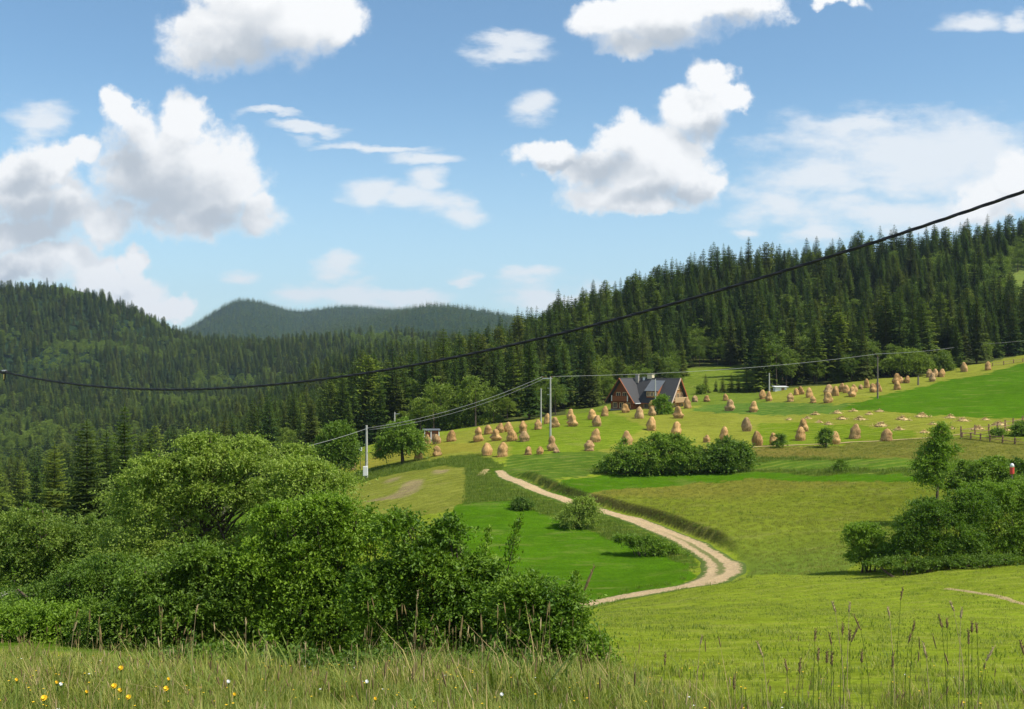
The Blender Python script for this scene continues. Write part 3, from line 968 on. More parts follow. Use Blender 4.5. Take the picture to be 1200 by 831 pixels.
def shrub(name, loc, lobes, n_spray, leaf, seed, mat, label, cat='bush', group=None, per=20, spray=0.35, stems=3, r0=0.05, trunk_tree=False, **kw):
    per = max(6, int(per * 0.75))
    lobes = [(a, b, c, d * .94, e * .94, f * .94) for a, b, c, d, e, f in lobes]
    root = empty(name, loc, 0, label, cat, group)
    V, Q = crown(lobes, n_spray, leaf, seed, per, spray, **kw)
    me = np_mesh('crown', V, Q)
    link('crown', me, root, M[mat])
    if trunk_tree:
        b = Bm()
        rr = random.Random(seed)
        top = max(l[2] + l[5] * 0.3 for l in lobes)
        hx = sum(l[0] for l in lobes) / len(lobes); hy = sum(l[1] for l in lobes) / len(lobes)
        pts = [(0, 0, -0.3), (hx * .1, hy * .1, top * .2), (hx * .4 + rr.uniform(-.1, .1), hy * .4, top * .5), (hx, hy, top)]
        b.tube(pts, [r0 * 1.25, r0, r0 * .7, r0 * .25], 8, False)
        for l in lobes:
            for k in range(stems):
                s = rr.uniform(0.25, 0.7)
                limb(b, (hx * .4 * s, hy * .4 * s, top * s), (l[0] + rr.uniform(-.6, .6) * l[3], l[1] + rr.uniform(-.6, .6) * l[4], l[2] + rr.uniform(-.3, .6) * l[5]), r0 * .45, r0 * .1, rr.random())
        b.obj('trunk', M['bark'], root, smooth=True)
    else:
        woody(lobes, stems, seed, r0).obj('stem', M['bark'], root, smooth=True)
    return root


# ------------------------------------------------------------------ spruces
def spruce_mesh(seed, h=17.0, Rd=2.7, levels=24, nb=8, segs=4, bare=0.08, mat='spruce', power=0.8):
    r = np.random.default_rng(seed)
    V, T = [], []
    base = 0
    for li in range(levels):
        t = (li + r.uniform(-0.3, 0.3)) / levels
        t = min(max(t, 0), 0.985)
        z = h * (bare + (1 - bare) * t)
        rad = Rd * ((1 - t) ** power) * r.uniform(0.72, 1.15) + 0.16
        k = max(4, int(nb * (0.6 + 0.5 * (1 - t))))
        a0 = r.uniform(0, 6.28)
        for b in range(k):
            a = a0 + 6.283 * b / k + r.uniform(-0.3, 0.3)
            rl = rad * r.uniform(0.65, 1.15)
            d = np.array((math.cos(a), math.sin(a), 0)); s = np.array((-d[1], d[0], 0))
            droop = rl * (0.45 - 0.55 * t) * r.uniform(0.7, 1.3)
            pts = []
            for q in range(segs + 1):
                f = q / segs
                pts.append(d * rl * f + np.array((0, 0, z - droop * (f ** 1.3) + 0.12 * rl * f ** 3)))
            wid = rl * 0.38 + 0.16
            for q in range(segs):
                f = q / segs
                wq = wid * (1 - f * 0.65) * r.uniform(0.7, 1.2)
                for sg in (-1, 1):
                    tip = pts[q] * 0.35 + pts[q + 1] * 0.65 + s * sg * wq * 1.15 + d * wq * 0.35 + np.array((0, 0, -wq * r.uniform(0.25, 0.75)))
                    V += [pts[q], pts[q + 1], tip]
                    T.append((base, base + 1, base + 2)); base += 3
            tip = pts[-1] + d * wid * 0.5 + np.array((0, 0, 0.03))
            V += [pts[-1] + s * wid * .15, pts[-1] - s * wid * .15, tip]
            T.append((base, base + 1, base + 2)); base += 3
    # leader
    for a in (0, 2.1, 4.2):
        V += [np.array((0.10 * math.cos(a), 0.10 * math.sin(a), h * 0.965)), np.array((0.10 * math.cos(a + 2.1), 0.10 * math.sin(a + 2.1), h * 0.965)), np.array((0, 0, h * 1.02))]
        T.append((base, base + 1, base + 2)); base += 3
    me = np_mesh('crown', np.array(V), np.array(T))
    me.materials.append(M[mat])
    return me


def trunk_mesh(h, r0, seed=0):
    b = Bm()
    b.tube([(0, 0, -1.0), (0, 0, h * 0.3), (0, 0, h * 0.96)], [r0, r0 * 0.75, r0 * 0.1], 6, False)
    return b.mesh('trunk', M['bark'], smooth=True)


SPR = []
for i in range(7):
    hh = [17, 18, 16, 19, 15, 17.5, 16.5][i]
    SPR.append((spruce_mesh(100 + i, hh, [3.1, 3.6, 2.9, 3.3, 3.3, 3.8, 2.7][i], [36, 34, 38, 38, 32, 28, 36][i], 9, 3, [0.10, 0.06, 0.2, 0.12, 0.05, 0.28, 0.12][i], 'spruce_warm' if i in (4, 5) else 'spruce', [0.68, 0.75, 0.6, 0.7, 0.8, 0.45, 0.65][i]), trunk_mesh(hh, 0.2 + 0.02 * i), hh))
BROAD = []
for i in range(4):
    lobes = [(0, 0, 7, 3.0, 3.0, 3.6), (1.4, -0.5, 5.2, 2.2, 2.0, 2.2), (-1.5, 0.4, 5.6, 2.0, 2.2, 2.4), (0.2, 1.0, 9.0, 1.9, 1.9, 2.2)]
    lobes = [(a + rng.normal() * .3, b_ + rng.normal() * .3, c + rng.normal() * .4, d * rng.uniform(.8, 1.2), e * rng.uniform(.8, 1.2), f * rng.uniform(.85, 1.1)) for a, b_, c, d, e, f in lobes]
    V, Q = crown(lobes, 560, 0.40, 300 + i, 7, 0.95)
    me = np_mesh('crown', V, Q); me.materials.append(M['wood_leaf'])
    BROAD.append((me, trunk_mesh(8.5, 0.2), 10.5))


def joined(name, cr, tr):
    """crown and trunk as one mesh for the instanced woods"""
    b = bmesh.new()
    b.from_mesh(cr)
    n = len(b.faces)
    b.from_mesh(tr)
    b.faces.ensure_lookup_table()
    for f in b.faces[n:]: f.material_index = 1
    me = bpy.data.meshes.new(name)
    b.to_mesh(me); b.free()
    me.materials.append(cr.materials[0]); me.materials.append(M['bark'])
    return me


def stock(name, meshes):
    """an unlinked collection of source meshes for instancing"""
    col_ = bpy.data.collections.new(name)
    for i, me in enumerate(meshes):
        col_.objects.link(bpy.data.objects.new('%s_%02d' % (name, i), me))
    return col_


def scatter(name, pts, rot, scale, var, source, label, kind='stuff', sz=None, tilt=None):
    """one object whose points carry instances of the source meshes"""
    pts = np.asarray(pts, np.float32)
    me = bpy.data.meshes.new(name)
    me.vertices.add(len(pts))
    me.vertices.foreach_set('co', pts.ravel())
    rot3 = np.zeros((len(pts), 3), np.float32); rot3[:, 2] = rot
    if tilt is not None: rot3[:, :2] = tilt
    scl = np.repeat(np.asarray(scale, np.float32)[:, None], 3, 1)
    if sz is not None: scl[:, 2] *= sz
    for nm, typ, key, arr in (('rot', 'FLOAT_VECTOR', 'vector', rot3), ('scl', 'FLOAT_VECTOR', 'vector', scl), ('var', 'INT', 'value', np.asarray(var, np.int32))):
        a = me.attributes.new(nm, typ, 'POINT')
        a.data.foreach_set(key, np.ascontiguousarray(arr).ravel())
    o = link(name, me)
    g = bpy.data.node_groups.new(name + '_nodes', 'GeometryNodeTree')
    g.interface.new_socket('Geometry', in_out='INPUT', socket_type='NodeSocketGeometry')
    g.interface.new_socket('Geometry', in_out='OUTPUT', socket_type='NodeSocketGeometry')
    t = NT(g)
    gi = t.new('NodeGroupInput'); go = t.new('NodeGroupOutput')
    ci = t.new('GeometryNodeCollectionInfo'); ci.inputs['Collection'].default_value = source
    ci.inputs['Separate Children'].default_value = True
    ci.inputs['Reset Children'].default_value = True
    ip = t.new('GeometryNodeInstanceOnPoints')
    ip.inputs['Pick Instance'].default_value = True

    def attr(nm, typ):
        nd = t.new('GeometryNodeInputNamedAttribute', dict(data_type=typ))
        nd.inputs['Name'].default_value = nm
        return nd.outputs[0]
    m2p = t.new('GeometryNodeMeshToPoints')
    t.l.new(gi.outputs[0], m2p.inputs[0])
    t.l.new(m2p.outputs[0], ip.inputs['Points'])
    t.l.new(ci.outputs[0], ip.inputs['Instance'])
    t.l.new(attr('var', 'INT'), ip.inputs['Instance Index'])
    t.l.new(attr('rot', 'FLOAT_VECTOR'), ip.inputs['Rotation'])
    t.l.new(attr('scl', 'FLOAT_VECTOR'), ip.inputs['Scale'])
    t.l.new(ip.outputs[0], go.inputs[0])
    md = o.modifiers.new('scatter', 'NODES')
    md.node_group = g
    return tag(o, label, None, None, kind)


# --- forest positions
def jgrid(x0, x1, y0, y1, s, seed):
    r = np.random.default_rng(seed)
    X, Y = np.meshgrid(np.arange(x0, x1, s), np.arange(y0, y1, s))
    return (X + r.uniform(-.46, .46, X.shape) * s).ravel(), (Y + r.uniform(-.46, .46, X.shape) * s).ravel()


def forest_points():
    out = []
    for (x0, x1, y0, y1, s, seed) in ((-420, 440, 150, 520, 5.2, 1), (-760, 300, 520, 900, 6.4, 2), (-1250, 300, 900, 1500, 7.8, 3)):
        x, y = jgrid(x0, x1, y0, y1, s, seed)
        u = U0 + F * x / y
        edge = np.interp(u, EDGE_U, EDGE_D)
        k = (y > edge) & (u > -430) & (u < 1620)
        k &= ~((u > 1178) & (u < 1330) & (y > 345) & (y < 408) & True)
        k &= ~((y > 520) & (u > 720))
        out.append(np.stack([x[k], y[k], np.full(k.sum(), s)], 1))
    return np.concatenate(out)


FP = forest_points()
fu = U0 + F * FP[:, 0] / FP[:, 1]
fz = height(FP[:, 0], FP[:, 1])
r_ = np.random.default_rng(11)
nF = len(FP)
edge = np.interp(fu, EDGE_U, EDGE_D)
depth = FP[:, 1] - edge
patch = vnoise(FP[:, 0], FP[:, 1], 45, 12)
pb = np.where(depth < 9, 0.42, 0.05) + np.where(FP[:, 1] > 520, 0.85, 0.22) * _sm(0.5, 0.75, patch)
pb = np.where((fu > 480) & (fu < 600) & (depth < 12), 0.85, pb)
pb = np.where((FP[:, 1] > 150) & (FP[:, 1] < 260) & (fu < 400), 0.6, pb)
is_broad = r_.random(nF) < pb
fscale = r_.uniform(0.62, 1.18, nF) * (0.92 + 0.3 * (vnoise(FP[:, 0], FP[:, 1], 25, 13) - 0.5))
fscale *= np.where(is_broad, np.where(depth < 9, r_.uniform(0.5, 1.0, nF), 1.0), 1.0)
fscale *= np.where((FP[:, 1] < 262) & (fu < 400), 0.8, 1.0)
fscale *= np.where(FP[:, 1] > 560, 0.95, 1.0)
fvar = np.where(is_broad, r_.integers(0, 4, nF), np.where((FP[:, 1] > 520) & (r_.random(nF) < .35), r_.integers(4, 6, nF), r_.choice(7, nF, p=[.18, .18, .13, .16, .13, .08, .14])))
frot = r_.uniform(0, 6.28, nF)

# the 300 trees that show largest: individual objects
cand = np.where((fu > 396) & (fu < 1204) & (depth < 130))[0]
order = cand[np.argsort(FP[cand, 1] + r_.uniform(0, 3, len(cand)))]
solo = order[:300]
ZONES = [(-999, 500, 'left of the shade tree and cabinet pole'), (500, 620, 'behind the left haystack rows'),
         (620, 712, 'between twin pale poles and house'), (712, 812, 'directly behind the timber house'),
         (812, 905, 'above the pasture right of the house'), (905, 1040, 'behind haystacks left of the dark pole'), (1040, 9999, 'above the upper right green field')]
for k in solo:
    br = bool(is_broad[k])
    z_ = [q for q in ZONES if q[0] <= fu[k] < q[1]][0][2]
    cr, tr, hh = (BROAD if br else SPR)[fvar[k]]
    nm = 'broadleaf_tree' if br else 'spruce_tree'
    size = 'tall' if fscale[k] > 1.0 else 'middling' if fscale[k] > 0.8 else 'short'
    row = 'foremost' if depth[k] < 6 else 'second row' if depth[k] < 14 else 'set back'
    if br: lab = '%s %s leafy tree %s' % (row, size, z_)
    else: lab = '%s %s %s %s' % (row, size, ['dark spruce', 'broad dark spruce', 'spire spruce', 'dark full spruce', 'yellowish spruce', 'broad yellowish spruce', 'slim dark spruce'][fvar[k]], z_)
    o = empty(nm, (FP[k, 0], FP[k, 1], fz[k] - 0.1), frot[k], lab, 'tree', ('leafy trees ' if br else 'forest spruces ') + z_)
    s = fscale[k]
    o.scale = (s * r_.uniform(.9, 1.15), s * r_.uniform(.9, 1.15), s)
    link('crown', cr, o)
    link('trunk', tr, o)
rest = np.setdiff1d(np.arange(nF), solo)
stock_trees = stock('tree_stock', [joined('spruce_%d' % i, a, b) for i, (a, b, c) in enumerate(SPR)] + [joined('zbroad_%d' % i, a, b) for i, (a, b, c) in enumerate(BROAD)])
gvar = np.where(is_broad, fvar + 7, fvar)
for nm, lab, msk in (('forest', 'dense spruce forest covering the right hill behind the edge trees', (FP[rest, 1] < 520)),
                     ('far_forest', 'mixed woods covering the distant left hillsides', (FP[rest, 1] >= 520))):
    k = rest[msk]
    scatter(nm, np.stack([FP[k, 0], FP[k, 1], fz[k] - 0.1], 1), frot[k], fscale[k], gvar[k], stock_trees, lab)

# far blue ridge: coarse trees
LOW = [spruce_mesh(150 + i, 17, 3.4, 9, 6, 2, 0.05, 'spruce') for i in range(3)] + [spruce_mesh(160, 14, 4.5, 8, 7, 2, 0.15, 'spruce', 0.45)]
x, y = jgrid(-2200, 500, 1500, 3900, 17, 21)
u = U0 + F * x / y
k = (u > -60) & (u < 700)
x, y = x[k], y[k]
z = height(x, y)
scatter('ridge_forest', np.stack([x, y, z - 0.5], 1), r_.uniform(0, 6.28, len(x)), r_.uniform(0.8, 1.25, len(x)), r_.choice(4, len(x), p=[.28, .27, .2, .25]), stock('low_stock', LOW), 'woods on the far blue ridge')
print('forest', nF, 'ridge', len(x))


# ------------------------------------------------------------------ haystacks
M['hay_pale'] = simple('pale_spread_hay', (0.52, 0.38, 0.17), 0.95, 0.3, 3, 0.0)
def haystack_mesh(seed, waist=0.0, lean=0.0, rough=1.0, pole=False):
    """unit height mound of hay with loose straws"""
    r = np.random.default_rng(seed)
    nr, na = 12, 16
    V = []
    for i in range(nr + 1):
        t = i / nr
        prof = [0.33, 0.37, 0.39, 0.395, 0.395, 0.385, 0.37, 0.345, 0.315, 0.27, 0.215, 0.14, 0.0][i]
        prof *= 1 - waist * math.exp(-((t - 0.52) / 0.10) ** 2) + waist * 0.5 * math.exp(-((t - 0.25) / 0.12) ** 2)
        for k in range(na):
            a = 6.283 * k / na
            rr = prof * (1 + rough * (0.09 * math.sin(2 * a + seed + t * 2) + 0.06 * math.sin(3 * a + seed * 2 + t * 5) + 0.06 * math.sin(t * 11 + seed) + r.normal() * 0.05))
            V.append((rr * math.cos(a) + lean * t * t, rr * math.sin(a), (t if t < .8 else .8 + .2 * (1 - ((1 - t) / .2) ** 1.5)) + r.normal() * 0.012))
    V = np.array(V)
    i = np.arange(nr)[:, None] * na + np.arange(na)[None]
    j = np.arange(nr)[:, None] * na + (np.arange(na)[None] + 1) % na
    Q = np.stack([i, j, j + na, i + na], -1).reshape(-1, 4)
    # straws
    n = 420
    k = r.integers(0, nr * na - na, n)
    p = V[k] * np.array((1.0, 1.0, 1)) + r.normal(0, 0.015, (n, 3))
    d = unit(np.stack([V[k][:, 0], V[k][:, 1], r.normal(-0.25, 0.35, n)], 1) + r.normal(0, 0.25, (n, 3)))
    L = r.uniform(0.04, 0.11, (n, 1))
    s = unit(np.cross(d, (0, 0, 1.0))) * 0.010
    T = np.stack([p - s, p + s, p + d * L + np.array((0, 0, -0.02))], 1).reshape(-1, 3)
    # straw spilled round the foot
    m = 160
    a = r.uniform(0, 6.28, m); rad = r.uniform(0.32, 0.62, m)
    q = np.stack([np.cos(a) * rad, np.sin(a) * rad, r.uniform(0.0, 0.03, m)], 1)
    e = unit(r.normal(size=(m, 3)) * np.array((1, 1, 0.15))) * r.uniform(0.05, 0.12, (m, 1))
    s2 = unit(np.cross(e, (0, 0, 1.0))) * 0.016
    T2 = np.stack([q - s2, q + s2, q + e], 1).reshape(-1, 3)
    VV = np.concatenate([V, T, T2])
    F3 = np.arange(len(V), len(VV)).reshape(-1, 3)
    if pole:
        z0 = len(VV)
        VV = np.concatenate([VV, np.array([(lean - .02, 0, .9), (lean + .02, 0, .9), (lean + .01, 0, 1.14), (lean, -.02, .9), (lean, .02, .9), (lean, .01, 1.14)])])
        F3 = np.concatenate([F3, np.array([(z0, z0 + 1, z0 + 2), (z0 + 3, z0 + 4, z0 + 5)])])
    me = np_mesh('haystack', VV, [Q, F3], smooth=True)
    me.materials.append(M['hay'])
    return me


HS = [haystack_mesh(i, [0.0, 0.08, 0.20, 0.0, 0.12, 0.26, 0.05, 0.04][i % 8], [0, .09, -.07, -.10, .06, .03, .14, -.05][i % 8] * (1 if i < 8 else -1), 1.0 if i < 8 else 1.5, i % 5 == 2) for i in range(16)]
# (u, base row, height px, width factor, shape, label)
STACKS = [
    (414, 550, 9, 1.0, 0, 'haystack half hidden beside the dark tree left of the box pole'),
    (445, 535, 11, .9, 3, 'haystack peeping out left of the broad shade tree'),
    (490.5, 539, 11, .95, 1, 'haystack just right of the broad shade tree foot'),
    (500.5, 521, 11, .85, 0, 'haystack right in front of the small red-brown hut, left one'),
    (512, 521.5, 11, 1.0, 3, 'haystack right in front of the small red-brown hut, right one'),
    (512, 535.5, 12, .85, 4, 'lone haystack on the strip below the small hut'),
    (529, 519, 13, .9, 1, 'rounded haystack just right of the small red-brown hut'),
    (560, 518, 17, .72, 5, 'tall narrow haystack, tallest in the far left rows'),
    (572, 509, 11, 1.0, 0, 'leftmost haystack of the highest row below the forest bushes'),
    (581.5, 517.5, 13.5, 1.0, 2, 'squat haystack with ragged top right of the tall narrow one'),
    (585.5, 507, 11.5, .95, 3, 'second haystack from the left in the highest row'),
    (596, 505.5, 11.5, .9, 1, 'third haystack from the left in the highest row'),
    (600, 518, 14, .95, 6, 'haystack leaning slightly under the third one of the highest row'),
    (613, 507.5, 13.5, .8, 0, 'upright haystack directly behind another of the same width'),
    (614.5, 518, 12, 1.05, 3, 'wide haystack directly in front of an upright one'),
    (630.5, 504, 11.5, .9, 0, 'haystack at the foot of the pale pole without crossarm'),
    (641.5, 497.5, 12, .7, 1, 'narrow haystack between the two tall pale poles'),
    (650.5, 502, 12, .85, 3, 'haystack immediately right of the tall pole with crossarm'),
    (668, 492, 12, .8, 4, 'pointed haystack at the edge of the narrow pasture gap'),
    (671, 500.5, 13.5, .95, 2, 'broad haystack in front of the pointed one near the pasture gap'),
    (694, 491.5, 12, .95, 6, 'haystack left of the timber house beside the lone spruce'),
    (699, 500, 13, .95, 1, 'haystack below the one beside the lone spruce'),
    (697, 516.5, 15.5, .85, 2, 'banded haystack third down left of the house'),
    (690.6, 527.5, 12.5, 1.05, 0, 'low dome haystack at the mound edge, lowest left of the house'),
    (571, 534.5, 14.5, .95, 3, 'blunt haystack left of the top of the farm track'),
    (589, 536, 16.5, .8, 6, 'leaning haystack standing at the top of the farm track'),
    (619, 533.5, 10, .95, 0, 'small haystack half sunk behind the mound, left of a pair'),
    (633, 533, 9, 1.0, 1, 'small haystack half sunk behind the mound, right of a pair'),
    (647, 528, 17.5, .62, 5, 'slim two-humped haystack under the pole with crossarm'),
    (652, 531.5, 7, 1.1, 3, 'little heaped haystack touching the slim two-humped one'),
    (708.5, 487.5, 12, .8, 1, 'haystack at the left corner of the timber house'),
    (733, 483.5, 10.5, .95, 3, 'haystack against the balcony side of the timber house'),
    (749, 490.5, 13.5, .85, 2, 'haystack in front of the grey roof valley of the house'),
    (764, 479.5, 10, .9, 0, 'haystack behind another beside the pale post in front of the house'),
    (764.5, 487, 11, .85, 4, 'haystack at the foot of the round dark shrub by the house'),
    (763, 504, 15.5, .85, 1, 'haystack alone below the house, above the big hedge'),
    (735, 519, 15.5, .9, 3, 'haystack behind the left tip of the big hedge'),
    (794.7, 490.5, 14, .85, 2, 'two-banded haystack right of the round dark shrub'),
    (792.6, 508, 16, .8, 4, 'tall haystack rising directly above the big hedge'),
    (806, 479.3, 12.5, .8, 6, 'haystack below the right balcony of the timber house'),
    (814.3, 471.8, 7.5, 1.1, 0, 'small round haystack at the right end of the house'),
    (828, 471, 7.5, 1.1, 3, 'small round haystack at the foot of the young spruces'),
    (850.5, 469.7, 8, .9, 1, 'small haystack behind a bigger one below the pasture'),
    (855.3, 481.6, 13, .85, 2, 'haystack in the green strip in front of a small one'),
    (882.7, 482.6, 12.5, .85, 4, 'haystack alone on the green strip left of the hay heaps'),
    (875, 505.3, 16.5, .7, 1, 'straight-sided haystack in the middle of the field above the hedge'),
    (849, 514, 15.5, .8, 2, 'haystack with dented crown above the right part of the hedge'),
    (828, 517, 9, .9, 0, 'haystack almost hidden behind the dip in the hedge'),
    (888, 521, 17, .78, 3, 'large haystack at the start of the pale footpath'),
    (893.5, 467.2, 10.5, .9, 1, 'haystack under the big dark spruce, left of the white shelter'),
    (900.8, 469.3, 11.5, .72, 4, 'narrow haystack at the foot of the white post'),
    (926, 470, 10, .85, 0, 'haystack standing alone right of the white shelter'),
    (933.3, 462.7, 8, .85, 1, 'leftmost haystack of the row along the shady forest foot'),
    (938.7, 461.9, 9.5, .8, 3, 'second haystack of the row along the shady forest foot'),
    (948.3, 465.5, 11.5, .78, 2, 'haystack set forward between the lone one and the banded pair'),
    (953, 471.7, 8, 1.0, 0, 'squat little haystack nearest the green strip'),
    (970.7, 461.5, 12, .95, 4, 'back haystack of the pair one above the other'),
    (970.4, 472, 12, .85, 3, 'front haystack of the pair one above the other'),
    (979, 465.3, 11.5, .85, 1, 'haystack diagonal right of the pair one above the other'),
    (987, 457.9, 10, .8, 0, 'haystack against the forest foot left of a clump of three'),
    (991.7, 459.5, 9.5, .9, 6, 'haystack leaning on its neighbour in the clump of three'),
    (998.4, 466.1, 11.5, .9, 2, 'front haystack of the clump of three'),
    (1001.6, 458.1, 9, .9, 3, 'right haystack of the clump of three by the forest foot'),
    (1008.8, 455.2, 5.5, 1.2, 0, 'lowest flattened haystack in the gap along the forest foot'),
    (1016, 453.9, 10.5, .7, 1, 'slender haystack left of the dark pole'),
    (1023.5, 459.8, 10.5, .95, 3, 'haystack touching the dark pole on its left'),
    (1029.5, 459, 11.5, .7, 2, 'haystack half hidden behind the dark pole'),
    (1050.7, 449.5, 12, .8, 2, 'upper haystack of the stacked-looking pair right of the dark pole'),
    (1051.5, 455.8, 10.5, .85, 0, 'lower haystack of the stacked-looking pair right of the dark pole'),
    (1056.3, 448.8, 7.5, .9, 1, 'short haystack tucked behind the pair right of the dark pole'),
    (1062.7, 448.7, 8.5, .9, 3, 'single haystack just right of the pair past the dark pole'),
    (1088.8, 442.7, 9.5, .85, 0, 'left haystack of the four below the rounded forest shrub'),
    (1092.5, 447.4, 10, .85, 4, 'front haystack of the four below the rounded forest shrub'),
    (1096.8, 442.3, 9.5, .85, 1, 'back middle haystack of the four below the rounded forest shrub'),
    (1103.3, 442, 9.5, .9, 3, 'right haystack of the four below the rounded forest shrub'),
    (1130, 436, 11, .75, 1, 'haystack at the foot of the double wooden pole'),
    (1158, 433.9, 10, .8, 0, 'last haystack uphill, nearest the split rails'),
    (907.5, 521.5, 15, .85, 1, 'haystack half covered by the first sapling on the footpath'),
    (937.9, 515, 16, .85, 2, 'front haystack of the overlapping pair near the saplings'),
    (942, 505.5, 14.5, .82, 3, 'rear haystack of the overlapping pair near the saplings'),
    (977.9, 519, 15, .85, 4, 'haystack behind the second sapling on the footpath'),
    (1001.3, 513, 17, .75, 6, 'tall haystack standing free between sapling and squat brown stack'),
    (1039, 515.5, 14.5, .95, 0, 'squat darker haystack nearest the footpath bend'),
]
GH = 'conical haystacks standing in rows on the hay meadow'
for (u, v, hp, wf, sh, lab) in STACKS:
    p = at(u, v, 100, 330)
    o = link('haystack', HS[sh + 8 * (STACKS.index((u, v, hp, wf, sh, lab)) % 2)])
    h = hp * 1.04 * p.y / F
    o.location = p - Vector((0, 0, 0.05))
    o.scale = (h * wf * 1.10, h * wf * 1.10, h)
    o.rotation_euler = (random.gauss(0, .04), random.gauss(0, .05), random.uniform(0, 6.28))
    tag(o, lab, 'haystack', GH)


def heap_mesh(seed):
    r = np.random.default_rng(seed)
    n = 260
    a = r.uniform(0, 6.283, n); rad = np.abs(r.normal(0, 0.42, n))
    hgt = 0.27 * np.exp(-(rad / 0.42) ** 2) * (1 + 0.35 * np.sin(3 * a + seed)) * r.uniform(0.3, 1, n)
    p = np.stack([np.cos(a) * rad, np.sin(a) * rad * 0.8, hgt], 1)
    d = unit(r.normal(size=(n, 3)) * np.array((1, 1, 0.5)))
    L = r.uniform(0.12, 0.30, (n, 1))
    s = unit(np.cross(d, r.normal(size=(n, 3)))) * 0.035
    V = np.stack([p - s, p + s, p + d * L], 1).reshape(-1, 3)
    na, nr = 14, 4
    B = []
    for i in range(nr + 1):
        for k in range(na):
            q = 6.283 * k / na; t = i / nr
            rr = 0.55 * (1 - t ** 1.6) * (1 + 0.2 * math.sin(2 * q + seed) + r.normal() * 0.08)
            B.append((rr * math.cos(q), rr * math.sin(q) * 0.8, 0.20 * t ** 0.7 + r.normal() * 0.02))
    i = np.arange(nr)[:, None] * na + np.arange(na)[None]; j = np.arange(nr)[:, None] * na + (np.arange(na)[None] + 1) % na
    Q = np.stack([i, j, j + na, i + na], -1).reshape(-1, 4) + len(V)
    me = np_mesh('hay_heap', np.concatenate([V, np.array(B)]), [np.arange(len(V)).reshape(-1, 3), Q])
    me.materials.append(M['hay_pale'])
    return me


HP = [heap_mesh(40 + i) for i in range(4)]
HEAPS = [
    (955.7, 486, 10, 'hay heap farthest left, under the green strip edge'), (946.5, 490, 9, 'hay heap behind the overlapping pair of stacks'),
    (981, 485, 11, 'loose hay heap beside another at the green field corner'), (986.5, 491, 12, 'hay heap just below the green field corner'),
    (1000, 482.8, 9, 'hay heap touching the lower edge of the bright green field'), (1007.5, 491.5, 13, 'flat hay heap above the tall free haystack'),
    (1018.7, 486.5, 9, 'thin spread hay heap right of the flat one'), (1031, 484, 10, 'small hay heap close to the green field edge'),
    (1057.5, 492, 15, 'tall ragged hay heap in the middle of the row'), (1080.5, 489, 15, 'widest hay heap of the upper row'),
    (1032, 498, 15, 'hay heap above the squat darker haystack'), (1053.5, 502.5, 12, 'low hay heap between the squat stack and the tree'),
    (1083.5, 505.5, 10, 'hay heap half behind the top of the roadside tree'), (1113.5, 489, 13, 'hay heap above the roadside tree, left of two alike'),
    (1128, 493.5, 13, 'hay heap up-slope of the rail fence corner'), (1154.5, 491.5, 10, 'flat hay heap near the green edge above the fence'),
    (1170.5, 498.5, 15, 'hay heap behind the small shrub inside the fence'), (1146, 503, 15, 'hay heap behind the rail fence corner'),
    (970.5, 497.5, 10, 'hay heap left above the second sapling'), (960, 495, 9, 'scattered hay heap between pair of stacks and sapling'),
    (1116, 502, 9, 'hay heap just right of the roadside tree top'), (925, 491, 8, 'faint little hay heap left of the pair of stacks'),
    (1093, 497, 9, 'hay heap hugging the left of the roadside tree'), (1180, 504, 9, 'straw pile against the fence rails'),
]
for i, (u, v, wp, lab) in enumerate(HEAPS):
    p = at(u, v, 120, 260)
    o = link('hay_heap', HP[i % 4])
    s = wp * p.y / F / 1.25
    o.location = p
    o.scale = (s * 1.15, s * 1.15, s * 1.25)
    o.rotation_euler = (0, 0, random.uniform(0, 6.28))
    tag(o, lab, 'hay heap', 'raked hay heaps on the lower field')


